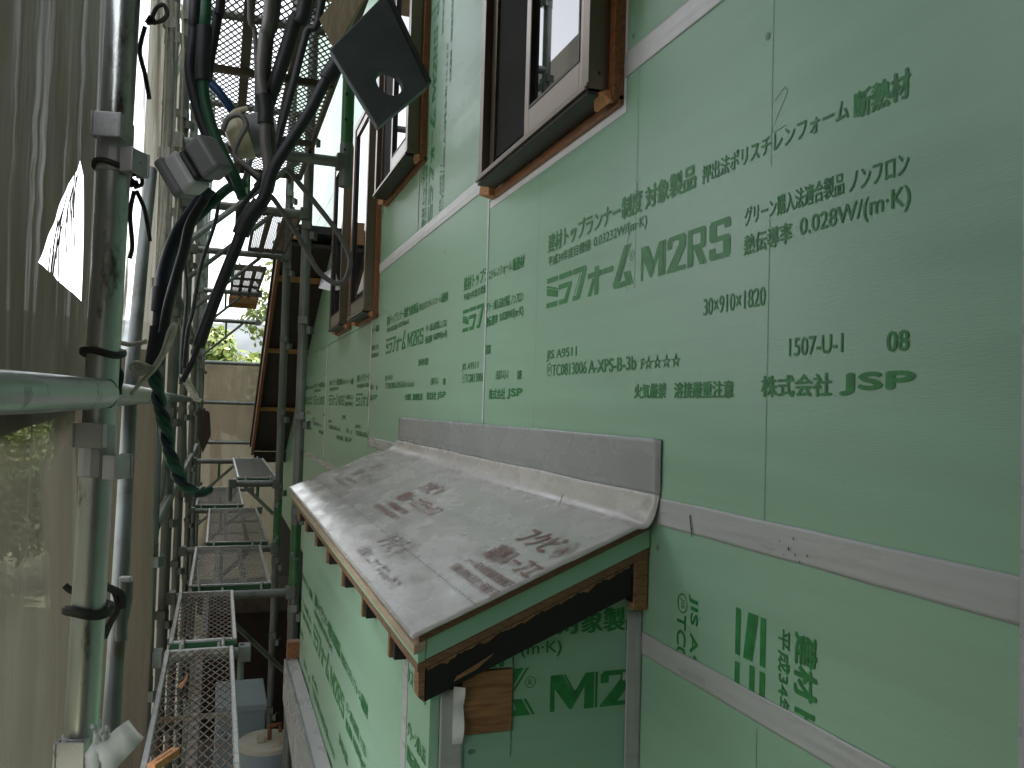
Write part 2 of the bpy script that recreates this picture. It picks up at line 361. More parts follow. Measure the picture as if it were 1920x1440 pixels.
def roof_print():
    a = Flat()
    a.text("フクビ", .0, .165, .168, .228, .03); a.ring(.205, .198, .028, .034, .004, 4); a.text("A", .193, .217, .182, .212, .02)
    a.text("遮熱ルーフエアテックス", 0, .46, .092, .148, .025)
    a.text("シート防水材透湿遮熱屋根下地材", -.01, .30, .056, .078, .01); a.text("防風と防水に役立つ屋根下葺材です", -.01, .33, .024, .046, .01)
    return a
ROOFP = None

def place_print(art, prints, rect, fn, name, m, parent):
    """prints: (s0, z0, rot in quarter turns); clipped to rect (s0, s1, z0, z1); fn(s, z) -> world"""
    bm = bmesh.new()
    for s0, z0, rot in prints:
        ca, sa = [(1,0),(0,1),(-1,0),(0,-1)][rot % 4]
        vs = [bm.verts.new((s0+x*ca-y*sa, z0+x*sa+y*ca, h)) for x, y, h in art.v]
        for f in art.f:
            try: bm.faces.new([vs[i] for i in f])
            except ValueError: pass
    bm.normal_update(); bmesh.ops.triangulate(bm, faces=bm.faces)
    for co, no in (((rect[0],0,0),(-1,0,0)), ((rect[1],0,0),(1,0,0)), ((0,rect[2],0),(0,-1,0)), ((0,rect[3],0),(0,1,0))):
        bmesh.ops.bisect_plane(bm, geom=bm.verts[:]+bm.edges[:]+bm.faces[:], dist=1e-6, plane_co=co, plane_no=no, clear_outer=True)
    if not bm.faces: bm.free(); return None
    bm.verts.index_update()
    c0 = Vector(fn(0, 0)); lift = (Vector(fn(1, 0))-c0).cross(Vector(fn(0, 1))-c0).normalized()
    mb = MB(); mb.add([Vector(fn(v.co.x, v.co.y))+lift*v.co.z for v in bm.verts], [tuple(v.index for v in f.verts) for f in bm.faces]); bm.free()
    me = bpy.data.meshes.new(name); me.from_pydata([tuple(v) for v in mb.v], [], mb.f); me.materials.append(m)
    o = bpy.data.objects.new(name, me); C.objects.link(o); attach(o, parent); return o

# ================================================================ HOUSE
house = thing("house", "house clad in printed pale green insulation boards, with brown windows and a lean-to bay", "house", (D, 3, GZ))
# carcass behind the boards
mb = MB(); mb.box((D+.032, -3, GZ), (D+.14, 12.5, .40)); mb.box((D+.032, -3, .40), (D+.14, 12.5, 6.0))
obj("wall", mb, M['void'], house)
T = .03
def board(y0, y1, z0, z1, prints=(), pencil=(), holes=()):
    """insulation board on the main wall, y0 < y1"""
    mb = MB(); mb.box((D, y0+.001, z0+.001), (D+T, y1-.001, z1-.001))
    b = obj("insulation_board", mb, M['board'], house, bevel=.0008)
    fn = lambda s, z: (D-.0008, -s, z)
    if prints: place_print(PRINT, [(-y, z, r) for y, z, r in prints], (-y1, -y0, z0, z1), fn, "printed_lettering", M['ink'], b)
    if pencil:
        q = MB()
        for (ya, za, yb, zb) in pencil:
            d = Vector((0, yb-ya, zb-za)); n = Vector((0, -d.z, d.y)).normalized()*.00055
            a = Vector((D-.0007, ya, za)); e = Vector((D-.0007, yb, zb))
            q.add([a-n, e-n, e+n, a+n], [(0,1,2,3)])
        obj("pencil_line", q, M['pencil'], b)
    for (y, z) in holes:
        q = MB(); q.poly([(.0055*math.cos(k*.6283), .0065*math.sin(k*.6283)) for k in range(10)], lambda x, yy, t: (D-.0009, y+x, z+yy)); obj("screw_hole", q, M['pencil'], b)
    return b
ZT, ZB, ZL = .725, -.182, -.434
OZ = .298-.298   # print origin
# middle row
p1 = atX(1450, 100, D).y; p2 = atX(1193, 400, D).y; p3 = atX(1007, 560, D).y
x1 = atX(1195, 350, D); l2 = atX(1465, 335, D)
board(.62, 2.447, ZB, ZT, [(1.943, 0, 0), (3.285, 0, 0)],
      [(p1, ZT, p1, .38), (p1, .30, p1, ZB), (p2, ZT-.03, p2, .25), (p3, .62, p3, .1), (p3, .02, p3, ZB+.1), (x1.y+.012, x1.z+.018, x1.y-.012, x1.z-.018), (x1.y+.012, x1.z-.018, x1.y-.012, x1.z+.018),
       (1.035, .478, 1.012, .492), (1.012, .492, 1.005, .482), (1.005, .482, 1.04, .437), (1.04, .437, 1.035, .430), (1.035, .430, 1.008, .433), (1.52, .275, 1.50, .245), (1.51, .345, 1.49, .38)],
      [(atX(1440, 68, D).y, atX(1440, 68, D).z), (1.615, .70)])
board(2.453, 4.515, ZB, ZT, [(2.711, 0, 0), (4.086, 0, 0), (5.46, 0, 0)], [(2.75, .11-.12, 2.70, .05-.1)], [(2.98, .58)])
board(-1.2, .612, ZB, ZT, [])
# upper row: upright boards
board(-1.2, 1.545, ZT, 1.635, [], [], [(1.50, .775)])
board(1.55, 2.44, ZT, 1.635)
board(2.445, 3.455, ZT, 1.635, [(3.01-.07, .745, 1)])
board(3.46, 4.515, ZT, 1.635, [(4.25, .50, 1)])
# below the long seam: strips behind and beside the bay
board(-1.2, .612, ZL, ZB); board(.62, 1.42, ZL, ZB, [(1.368, -.298, 3)], [], [(.665, -.375), (1.355, -.246)])
board(1.425, 4.515, -1.32, ZB)
board(-1.2, .612, -1.32, ZL); board(.62, 1.42, -1.32, ZL, [], [(1.05, ZL-.03, 1.05, ZL-.10)])
# far zone, set lower
board(4.52, 6.49, -.45, .46, [(6.28, -.262, 0), (4.98, -.262, 0)])
board(6.495, 8.32, -.45, .46, [(7.35, -.262, 0), (8.6, -.262, 0)])
board(4.52, 6.49, .462, 1.37); board(6.495, 8.32, .462, 1.37)
board(4.52, 6.49, -1.36, -.452); board(6.495, 8.32, -1.36, -.452)
board(8.325, 10.6, -1.36, 1.37); board(2.0, 10.6, 1.637, 3.4); board(-1.2, 1.995, 1.637, 3.4); board(-1.2, 10.6, 3.402, 5.9)
board(4.52, 10.6, 1.372, 1.635)

def tape(a, b, w, m='tape', vertical=False, t=.0012, wob=.0015, sag=0):
    """self-adhesive strip on the wall between (y, z) points, slightly uneven edges"""
    mb = MB(); n = 24; a = Vector((0, *a)); b = Vector((0, *b)); d = (b-a).normalized(); nn = Vector((0, -d.z, d.y))
    def fn(i, j):
        p = a.lerp(b, i); e = (j-.5)
        return (D-t-.0016*math.exp(-((j-.5)/.09)**2)*(.5+.5*noise.noise((i*9, 3, 1))), *(p+nn*(e*w+wob*noise.noise((i*7+a.y, j*3, 2))))[1:])
    mb.grid(fn, n, 10)
    o = obj("seam_tape", mb, M[m], house, True, solid=.0008); return o
tape((-1.2, ZT), (1.545, ZT), .052, 'tape_white'); tape((2.44, ZT), (4.50, ZT), .05, 'tape_white')
tape((.60, ZB+.003), (1.42, ZB+.003), .050); tape((3.70, ZB-.01), (4.50, ZB-.01), .050)
tape((-1.2, ZB), (.60, ZB), .05)
tape((.60, ZL), (1.43, ZL), .042)
tape((2.45, ZT-.03), (2.45, -.06), .012, 'tape_white'); tape((3.458, ZT+.03), (3.458, 1.1), .012, 'tape_white')
tape((4.517, .72), (4.517, -.15), .03, 'tape_white'); tape((4.6, -.452), (8.3, -.452), .05); tape((6.492, .46), (6.492, -.43), .04, 'tape_white')
tape((.592, -1.3), (.592, 1.6), .055, t=.0042)
# stains and scuffs on the long tape
mb = MB()
for (y, z, s) in ((1.24, ZB+.006, .002), (1.235, ZB-.012, .0015), (.98, ZB-.004, .0022), (.965, ZB-.010, .0016), (.97, ZB+.012, .0018), (.955, ZB-.018, .0014), (1.0, ZB+.004, .0012), (.94, ZB-.007, .0015), (.99, ZB-.014, .001)):
    mb.poly([(s*math.cos(k)*(.6+.4*random.random()), s*math.sin(k)*1.6) for k in range(6)], lambda x, yy, t: (D-.0045, y+x, z+yy))
mb.add([(D-.0045, 1.243, ZB+.010), (D-.0045, 1.240, ZB+.010), (D-.0045, 1.232, ZB-.026), (D-.0045, 1.235, ZB-.026)], [(0,1,2,3)])
obj("stain", mb, M['stain'], house)

# ---- windows
def window(ya, yb, zb, zt, d, small=False, split=True, timber=True):
    """bronze aluminium window standing proud of the wall by d; ya nearer, yb farther"""
    X = D-d
    root = MB()
    fw = .035
    # outer frame: four members (one part)
    root.box((X, ya, zb), (D+.03, ya+fw, zt)); root.box((X, yb-fw, zb), (D+.03, yb, zt))
    root.box((X, ya+fw, zt-fw), (D+.03, yb-fw, zt)); root.box((X, ya+fw, zb), (D+.03, yb-fw, zb+.018))
    wdw = obj("window", root, M['alu'], house, bevel=.0012)
    # sill track: dark grooves and lip
    q = MB(); q.box((X-.008, ya, zb-.004), (X-.001, yb, zb+.004)); q.box((X-.004, ya, zb+.0042), (X-.001, yb, zb+.013)); obj("sill_lip", q, M['alu'], wdw, bevel=.001)
    q = MB(); q.box((X-.0005, ya+.001, zb-.012), (D-.013, yb-.001, zb-.0045)); obj("shaded_underside", q, M['alu_dark'], wdw)  # near-black strip: shade under the frame put into the colour
    q = MB(); q.box((X+.012, ya+fw, zb+.0185), (X+.020, yb-fw, zb+.024)); q.box((X+.032, ya+fw, zb+.0185), (X+.036, yb-fw, zb+.028)); obj("track", q, M['alu_dark'], wdw)
    def sash(y0, y1, x, parent):
        z0, z1 = zb+.024, zt-fw-.002; sw = .034; bw = .062
        s = MB(); s.box((x, y0, z0), (x+.022, y0+sw, z1)); s.box((x, y1-sw, z0), (x+.022, y1, z1)); s.box((x, y0+sw, z0), (x+.022, y1-sw, z0+bw)); s.box((x, y0+sw, z1-.04), (x+.022, y1-sw, z1))
        so_ = obj("sash", s, M['alu_light'], parent, bevel=.0012)
        g = MB(); t = .005
        a0, a1, b0, b1 = y0+sw, y1-sw, z0+bw, z1-.04
        g.box((x-.0015, a0-.002, b0-.002), (x+.012, a0+t, b1)); g.box((x-.0015, a1-t, b0-.002), (x+.012, a1+.002, b1)); g.box((x-.0015, a0+t, b0-.002), (x+.012, a1-t, b0+t))
        obj("gasket", g, M['alu_dark'], parent)
        p = MB(); p.box((x+.010, a0+t, b0+t), (x+.014, a1-t, b1)); obj("glass", p, M['glass'], parent)
    if small:
        sash(ya+fw*.6, yb-fw*.6, X+.006, wdw)
    else:
        mid = (ya+yb)/2
        sash(ya+fw, mid+.02, X+.008, wdw); sash(mid-.02, yb-fw, X+.038, wdw)
        q = MB(); q.box((X+.026, mid-.01, zb+.03), (X+.034, mid+.004, zt-.05)); q.box((X+.020, yb-fw-.05, zb+.03), (X+.026, yb-fw-.012, zt-.05)); obj("screen_frame", q, M['alu'], wdw)
        q = MB(); q.box((X+.027, mid+.004, zb+.05), (X+.0285, yb-fw-.05, zt-.05)); obj("insect_screen", q, M['void'], wdw)
    # screw heads on the near cheek
    for zz in (zb+.035, zb+.45):
        q = MB(); q.tube([(X+.024, ya-.002, zz), (X+.024, ya+.001, zz)], .0035, 8); obj("screw", q, M['alu_dark'], wdw)
    # stained timber surround against the boards
    q = MB(); g = .026
    q.box((D-.026, ya-g, zb-g), (D+.02, ya-.0005, zt)); q.box((D-.0125, ya-g, zb-g-.008), (D+.02, yb+g, zb-.0125))
    obj("timber_surround", q, M['timber'], wdw, bevel=.002)
    q = MB(); q.hexa([(D-.03, yb+.02, zb-.03), (D+.001, yb+.02, zb-.03), (D+.001, yb+.075, zb-.03), (D-.045, yb+.075, zb-.02), (D-.03, yb+.02, zb-.004), (D+.001, yb+.02, zb-.004), (D+.001, yb+.075, zb+.015), (D-.045, yb+.06, zb+.015)])
    obj("timber_end", q, M['timber_end'], wdw, bevel=.002)
    q = MB(); q.hexa([(D-.034, ya-.022, zb-.024), (D-.0285, ya-.027, zb-.03), (D-.0285, ya+.045, zb-.03), (D-.034, ya+.05, zb-.026), (D-.05, ya-.01, zb-.008), (D-.0285, ya-.014, zb+.0), (D-.0285, ya+.03, zb-.0065), (D-.05, ya+.018, zb-.0065)])
    obj("tape_patch", q, M['timber_end'], wdw)
    return wdw
window(1.562, 2.345, .678, 1.95, .072)
window(3.36, 4.13, 1.055, 2.3, .078)
window(4.36, 4.91, .503, 1.655, .075, small=True)
window(5.30, 5.83, .518, 1.655, .075, small=True)
# foil border round the near window
mb = MB(); X = D-.0012
mb.add([(X, 1.525, .625), (X, 1.536, .625), (X, 1.536, 1.95), (X, 1.525, 1.95)], [(0,1,2,3)]); mb.add([(X, 1.536, .625), (X, 2.44, .625), (X, 2.44, .645), (X, 1.536, .645)], [(0,1,2,3)])
obj("window_flashing_tape", mb, M['tape_white'], house)
# white membrane flap hanging by the far window
mb = MB()
q = [atY(628, 500, 6.0), atY(607, 512, 6.0), atY(597, 540, 6.0), atY(622, 546, 5.9)]
mb.add(q, [(0,1,2,3)]); obj("membrane_flap", mb, M['tape_white'], house, solid=.002)

# ---- bay
BX, BY0, BY1, BZ = .365, 1.408, 3.66, -1.115
def bay_fn(s, z): return (BX-.0008, -s, z)
mb = MB(); mb.box((BX+.031, BY0+.031, GZ), (D-.001, BY1-.03, -.50)); obj("bay_core", mb, M['void'], house)
mb = MB(); mb.box((BX, BY0+.215, BZ), (BX+T, BY1, -.437)); b = obj("insulation_board", mb, M['board'], house, bevel=.0008)
place_print(PRINT, [(-3.170, -1.148, 0), (-4.42, -1.148, 0)], (-BY1, -(BY0+.215), BZ, -.475), bay_fn, "printed_lettering", M['ink'], b)
mb = MB(); mb.box((BX, BY0+.001, -1.6), (BX+T, BY0+.178, -.437)); b = obj("insulation_board", mb, M['board'], house, bevel=.0008)
place_print(PRINT, [(-(1.575+.838), -.93, 0)], (-(BY0+.178), -(BY0+.02), -1.6, -.475), bay_fn, "printed_lettering", M['ink'], b)
mb = MB(); mb.box((BX-.0015, BY0+.176, -1.6), (BX+.001, BY0+.217, -.48)); obj("seam_tape", mb, M['tape'], house)
# near cheek of the bay
fs = lambda s, z: (s, BY0-.0008, z)
mb = MB(); mb.poly([(BX+T, -1.6), (D-.002, -1.6), (D-.002, -.30), (.517, -.42), (.517, -.574), (BX+T, -.574)], lambda x, z, t: (x, BY0+t, z), T); b = obj("insulation_board", mb, M['board'], house, bevel=.0008)
place_print(PRINT, [(.589-.497, -.548-.261, 0)], (.518, .748, -.62, -.30), fs, "printed_lettering", M['ink'], b)
mb = MB(); mb.box((BX+T+.001, BY0+.0005, -.620), (.420, BY0+T, -.44)) if False else None; mb.poly([(.421, -.461), (.5155, -.461), (.5155, -.40), (.421, -.44)], lambda x, z, t: (x, BY0+t, z), T); b = obj("insulation_board", mb, M['board'], house)
place_print(PRINT, [(.515+.97-.49, -.43+.267, 2)], (.44, .514, -.459, -.418), fs, "printed_lettering", M['ink'], b)
mb = MB(); mb.box((.421, BY0-.004, -.572), (.5145, BY0+T, -.463)); obj("timber_block", mb, M['woodblk'], house, bevel=.001)
mb = MB(); mb.box((.5142, BY0-.0012, -.585), (.5157, BY0-.0004, -.40)); mb.box((.5145, BY0-.0012, -.62), (.5152, BY0-.0004, -.585)); obj("pencil_line", mb, M['pencil'], house)
mb = MB()
mb.poly([(.532+.0075*math.cos(k*.5236)-.09, -.603+.005*math.sin(k*.5236)) for k in range(12)], lambda x, z, t: (x, BY0-.0012, z)); obj("screw_hole", mb, M['pencil'], house)
# tapes on the cheek
def vtape(x0, x1, z0, z1, y, ripple=.0025, name="corner_tape"):
    mb = MB(); mb.grid(lambda i, j: (x0+(x1-x0)*i+.0012*noise.noise((j*9, x0, 0)), y-.0012-abs(ripple*noise.noise((i*2.2+x0*9, j*14, 5))), z0+(z1-z0)*j), 8, 40); obj(name, mb, M['tape'], house, True, solid=.0008)
vtape(.382, .425, -1.6, -.49, BY0-.0005, .004); vtape(.742, .774, -1.6, -.375, BY0-.0005)
mb = MB(); mb.grid(lambda i, j: (.405+.018*i, BY0-.004-.012*i*abs(math.sin(j*5)), -.585+.10*j), 5, 14); obj("loose_tape_flap", mb, M['tape_white'], house, False, solid=.0008)
mb = MB(); mb.box((.736, BY0-.0022, -.502), (.7418, BY0-.0005, -.488)); obj("tape_scrap", mb, M['tape'], house)
mb = MB(); mb.box((BX-.0006, BY0-.0006, -1.6), (BX+.016, BY0+.0005, -.48)); obj("board_edge", mb, M['board_cut'], house)
# roof build-up along the near verge: slope line from eave to wall
EX, EZ = .324, -.386; SL = (-.189-EZ)/(.794-EX)         # eave point and slope
def rz(x): return EZ + SL*(x-EX)
RY0, RY1 = 1.372, 3.955
def layer(x0, x1, top, bot, y0, y1):
    mb = MB(); mb.hexa([(x0, y0, rz(x0)+bot), (x1, y0, rz(x1)+bot), (x1, y1, rz(x1)+bot), (x0, y1, rz(x0)+bot), (x0, y0, rz(x0)+top), (x1, y0, rz(x1)+top), (x1, y1, rz(x1)+top), (x0, y1, rz(x0)+top)]); return mb
obj("roof_sheathing", layer(.334, D-.002, -.003, -.017, RY0+.006, RY1-.02), M['ply'], house, bevel=.0008)
obj("foam_layer", layer(.348, D-.002, -.018, -.052, RY0+.010, RY1-.03), M['board_cut'], house, bevel=.0008)
obj("eave_board", layer(.326, .347, -.0175, -.034, RY0+.008, RY1-.02), M['pale_wood'], house, bevel=.001)
obj("eave_trim", layer(.334, .347, -.0345, -.053, RY0+.010, RY1-.02), M['board_cut'], house, bevel=.001)
obj("under_sheathing", layer(.334, D-.002, -.0535, -.068, RY0+.012, RY1-.03), M['ply'], house, bevel=.0008)
mb = MB(); mb.hexa([(.349, RY0+.016, -.502), (.742, RY0+.016, rz(.742)-.128), (.742, BY0-.002, rz(.742)-.128), (.349, BY0-.002, -.502), (.349, RY0+.016, rz(.349)-.0695), (.742, RY0+.016, rz(.742)-.0695), (.742, BY0-.002, rz(.742)-.0695), (.349, BY0-.002, rz(.349)-.0695)])
obj("barge_board", mb, M['dark'], house, bevel=.001)
mb = MB(); mb.hexa([(.337, RY0+.014, -.492), (.3485, RY0+.014, -.502), (.3485, RY0+.045, -.502), (.337, RY0+.045, -.492), (.337, RY0+.014, rz(.337)-.069), (.3485, RY0+.014, rz(.3485)-.069), (.3485, RY0+.045, rz(.3485)-.069), (.337, RY0+.045, rz(.337)-.069)])
obj("barge_end", mb, M['wood'], house, bevel=.001)
# ragged bare wood showing along the top of the black barge board
mb = MB(); n = 160
def ragged(i, j):
    x = .352+(.735-.352)*i; hgt = .003+.010*max(0, noise.noise((i*16, 2, 0))+.15)+.004*noise.noise((i*60, 2, 7))
    return (x, RY0+.0152, rz(x)-.070-hgt*j)
mb.grid(ragged, n, 1); obj("bare_wood_patch", mb, M['wood'], house)
mb = MB(); mb.box((.7435, RY0+.014, -.368), (.7725, BY0-.002, -.262)); obj("corner_post", mb, M['wood'], house, bevel=.001)
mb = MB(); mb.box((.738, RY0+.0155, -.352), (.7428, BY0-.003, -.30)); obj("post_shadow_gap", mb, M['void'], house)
mb = MB(); mb.hexa([(.40, RY0+.012, -.470), (.44, RY0+.012, -.452), (.44, RY0+.0155, -.452), (.40, RY0+.0155, -.470), (.405, RY0+.012, -.462), (.47, RY0+.012, -.428), (.47, RY0+.0155, -.428), (.405, RY0+.0155, -.462)])
obj("split_wood", mb, M['wood'], house)
# rafter tails under the eave
for y in (1.60, 1.925, 2.26, 2.60, 2.93, 3.27, 3.58):
    mb = MB(); mb.box((.340, y, -.492), (BX-.0015, y+.034, -.442)); r = obj("rafter_tail", mb, M['dark'], house)
    q = MB(); q.box((.333, y+.018, -.492), (.3398, y+.034, -.442)); obj("end_grain", q, M['woodY'], r)
# roofing membrane: slope, curved cove, and upstand
S_len = math.hypot(D-.03-EX, rz(D-.03)-EZ)
prof = []
for k in range(25): x = EX-.006+(D-.045-EX+.006)*k/24; prof.append((x, rz(x)+.002))
cx, cz = D-.045, rz(D-.045)+.002
for k in range(1, 9):
    a = k/8; prof.append((cx+.040*math.sin(a*1.3), cz+.040*SL*a+.030*a*a))
zc = prof[-1][1]
for k in range(1, 9): prof.append((D-.0035, zc+(-.046-zc)*k/8))
def roofpt(i, y, lift=0.):
    k = i*(len(prof)-1); a = min(int(k), len(prof)-2); t = k-a
    x = prof[a][0]*(1-t)+prof[a+1][0]*t; z = prof[a][1]*(1-t)+prof[a+1][1]*t
    return x, y, z
NP = len(prof)
def film(i, j):
    x, y, z = roofpt(i, RY0-.012+(RY1-RY0+.012)*j)
    amp = .0022*noise.noise((x*7, y*3, 0))+.0012*noise.noise((x*30, y*9, 4))
    if j < .04 and i > .62 and i < .8: z -= .010*(1-j/.04)*math.sin((i-.62)/.18*math.pi)
    if i > .86: return (x-.0012-.004*max(0, noise.noise((y*2.2, z*5, 8))), 1.345+(3.70-1.345)*j, z)
    if i > .58: y += (1.345+(3.70-1.345)*j-y)*((i-.58)/.28)
    return (x, y, z+max(amp, -.001)+.001)
ns = 32/NP
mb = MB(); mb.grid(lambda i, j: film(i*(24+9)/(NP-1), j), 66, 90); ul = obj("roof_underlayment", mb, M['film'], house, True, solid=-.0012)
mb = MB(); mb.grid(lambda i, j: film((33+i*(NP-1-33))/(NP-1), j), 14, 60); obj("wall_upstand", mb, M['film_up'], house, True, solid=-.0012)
# lettering on the membrane
ROOFP = roof_print()
def roof_fn(s, t):      # s along -Y, t up the slope from the eave
    x = EX-.006+t*math.cos(math.atan(SL)); return (x, -s, rz(x)+.0062)
place_print(ROOFP, [(-1.63, .125, 0), (-2.62, .145, 0)], (-RY1, -RY0+.0, .012, .44), roof_fn, "printed_lettering", M['ink_red'], ul)
place_print(ROOFP, [(-3.55, .145, 0), (-2.15, -.085, 0)], (-RY1, -RY0, .03, .44), roof_fn, "worn_lettering", M['ink_worn'], ul)
# dashed lap line and staples
mb = MB(); y = RY0
while y < RY1-.05:
    L = random.uniform(.006, .016)
    for t, wd in ((.120, .0007), (.455, .0006)):
        a = roof_fn(-y, t); b = roof_fn(-(y+L), t); c = roof_fn(-(y+L), t+wd*2); d = roof_fn(-y, t+wd*2)
        if t < .2 or random.random() < .6: mb.add([a, b, c, d], [(0,1,2,3)])
    y += L+random.uniform(.003, .010)
for k in range(60):
    y = random.uniform(RY0+.02, RY1-.1); t = random.uniform(.03, .42); s = random.uniform(.002, .006); an = random.uniform(0, 3)
    a = Vector(roof_fn(-y, t)); dx = Vector(roof_fn(-y+s*math.cos(an), t+s*math.sin(an)))-a; dn = Vector((0, 0, 1)).cross(dx).normalized()*.0006
    mb.add([a-dn, a+dx-dn, a+dx+dn, a+dn], [(0,1,2,3)])
obj("staple_marks", mb, M['stain'], ul)
mb = MB()
for yy, h in ((1.72, .020), (2.62, .016), (3.60, .018)):
    x, _, z = roofpt(27.5/(NP-1), yy); mb.add([(x-.012, yy, z+.014), (x-.012, yy+.006, z+.014), (x-.022, yy+.004, z-.012), (x-.022, yy+.001, z-.012)], [(0,1,2,3)])
obj("rust_drip", mb, M['rust'], ul)
# horizontal trims under the bay board: pale sill strip, wood packer, dark void below
mb = MB(); mb.hexa([(.325, BY0+.5, BZ-.052), (.345, BY0+.5, BZ-.052), (.345, 3.76, BZ-.052), (.325, 3.76, BZ-.052), (.325, BY0+.5, BZ-.01), (BX-.002, BY0+.5, BZ+.014), (BX-.002, 3.76, BZ+.014), (.325, 3.76, BZ-.01)])
obj("sill_flashing", mb, M['tape'], house, bevel=.002)
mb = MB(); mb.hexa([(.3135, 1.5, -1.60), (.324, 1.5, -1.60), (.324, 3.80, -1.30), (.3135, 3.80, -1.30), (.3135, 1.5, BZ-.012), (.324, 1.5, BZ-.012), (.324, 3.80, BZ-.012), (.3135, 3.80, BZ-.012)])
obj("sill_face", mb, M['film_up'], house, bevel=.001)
mb = MB(); mb.box((.318, 3.705, BZ+.015), (.385, 3.755, BZ+.085)); obj("wood_packer", mb, M['timber'], house, bevel=.002)
mb = MB(); mb.box((.345, 1.44, GZ), (.62, 3.64, BZ-.054)); obj("lower_wall", mb, M['soffit'], house)
# far eave: rake overhang of the lower roof, falling away from the camera
A0 = atX(515, 462, .42); 
e_out = [Vector((.41, 6.45, 1.20)), Vector((.41, 10.25, -.57))]
e_in = [Vector((D+.02, 6.45, 1.20)), Vector((D+.02, 10.25, -.57))]
mb = MB(); up = Vector((0, 0, .03))
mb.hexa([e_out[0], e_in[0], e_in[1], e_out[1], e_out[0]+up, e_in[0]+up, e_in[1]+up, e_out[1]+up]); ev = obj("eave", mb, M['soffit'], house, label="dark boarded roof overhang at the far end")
q = MB(); q.hexa([e_out[0]+Vector((-.03,0,-.05)), e_out[0]+Vector((-.002,0,-.05)), e_out[1]+Vector((-.002,0,-.05)), e_out[1]+Vector((-.03,0,-.05)), e_out[0]+Vector((-.03,0,.10)), e_out[0]+Vector((-.002,0,.10)), e_out[1]+Vector((-.002,0,.10)), e_out[1]+Vector((-.03,0,.10))]); obj("fascia", q, M['timber'], ev)
for t in (.10, .39, .70):
    c = e_out[0].lerp(e_out[1], t)+Vector((0,0,-.022)); q = MB(); q.box((c.x+.0, c.y-.02, c.z-.022), (D-.002, c.y+.02, c.z+.02)); obj("batten", q, M['batten'], ev)
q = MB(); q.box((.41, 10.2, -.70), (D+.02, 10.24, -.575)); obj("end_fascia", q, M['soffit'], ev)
q = MB(); q.hexa([(.365, 6.4, 1.30), (.9, 6.4, 1.30), (.9, 10.4, -.53), (.365, 10.4, -.53), (.365, 6.4, 1.36), (.9, 6.4, 1.36), (.9, 10.4, -.47), (.365, 10.4, -.47)]); obj("roof_covering", q, M['dark'], ev)
for k, yy in enumerate((6.25, 6.32)):
    q = MB(); q.box((.44+.1*k, yy, 1.22+.03*k), (.50+.1*k, yy+.05, 1.385)); obj("rafter_end", q, M['timber_end'], ev)

# unseen main roof overhang, added to block sky light from the wall
mb = MB(); mb.hexa([(.12, -2.5, 3.05), (D-.002, -2.5, 3.05), (D-.002, 6.3, 3.05), (.12, 6.3, 3.05), (.12, -2.5, 3.13), (D-.002, -2.5, 3.13), (D-.002, 6.3, 3.13), (.12, 6.3, 3.13)])
obj("unseen_eave", mb, M['woodY'], house)

# ================================================================ SCAFFOLD
R = .0243
def coupler_mb(x, y, z, s=1.):
    mb = MB(); mb.tube([(x, y, z-.040), (x, y, z+.040)], R+.0022, 14)
    for k, (dx, dy) in enumerate(((0,1),(-.20,-.98),(.86,-.5))):
        zo = z + (.024 if k < 2 else -.024); d = Vector((dx, dy, 0)); sd = Vector((-dy, dx, 0))
        c = Vector((x, y, zo))
        mb.obox(c+d*(R+.011), d, sd, (0,0,1), .004+.018, .044, .006) if False else None
        for e in (-1, 1): mb.obox(c+d*(R+.012)+sd*(e*.020), d, sd, (0,0,1), .022, .004, .038)
        mb.obox(c+d*(R+.0185), d, sd, (0,0,1), .005, .042, .038)
    return mb
def pole(x, y, z0, z1, label, m='galv_far', near=False, group="upright scaffold poles", cz=None, lean=(0, 0), pitch=.475, first=-2.455):
    t = thing("scaffold_pole", label, "scaffold pole", (x, y, z0), group)
    n = 8
    mb = MB(); mb.tube([(x+lean[0]*(z0+(z1-z0)*k/n), y, z0+(z1-z0)*k/n) for k in range(n+1)], R, 20 if near else 12); obj("tube", mb, M[m], t, True)
    z = first
    while z < min(z1-.05, 2.4):
        if z > z0+.05 and (cz is None or cz[0] <= z <= cz[1]):
            obj("coupler", coupler_mb(x+lean[0]*z, y, z), M['zinc' if near else m], t, bevel=.0015 if near else 0)
        z += pitch
    return t
OX = -.20
near_pole = pole(-.173, 1.42, GZ, 4.2, "thick galvanised upright pole in the left foreground with pale square couplers", 'galv', True, lean=(.012, 0), pitch=.472, first=-2.44)
outer = [(3.25, "outer scaffold pole just left of the nearest mesh walkway"), (4.25, "outer scaffold pole at the end of the second mesh walkway"), (5.55, "outer scaffold pole behind the hanging cable bundle"), (7.55, "far outer scaffold pole beside the striped cord"), (9.4, "outer scaffold pole near the far end sheet"), (11.3, "farthest outer scaffold pole at the left end of the cross sheet")]
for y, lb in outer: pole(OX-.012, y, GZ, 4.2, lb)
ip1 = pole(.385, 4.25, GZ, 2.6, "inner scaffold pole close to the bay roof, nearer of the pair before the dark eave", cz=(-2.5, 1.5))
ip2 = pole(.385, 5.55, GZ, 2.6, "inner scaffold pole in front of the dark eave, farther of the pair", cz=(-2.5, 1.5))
for q_, yy, za, zb_ in ((ip1, 4.25, -.90, -.60), (ip2, 5.55, -.92, -.62)):
    q = MB(); q.tube([(.385, yy, za), (.385, yy, zb_)], R+.0015, 14); obj("green_band", q, M['galv_green'], q_, True)
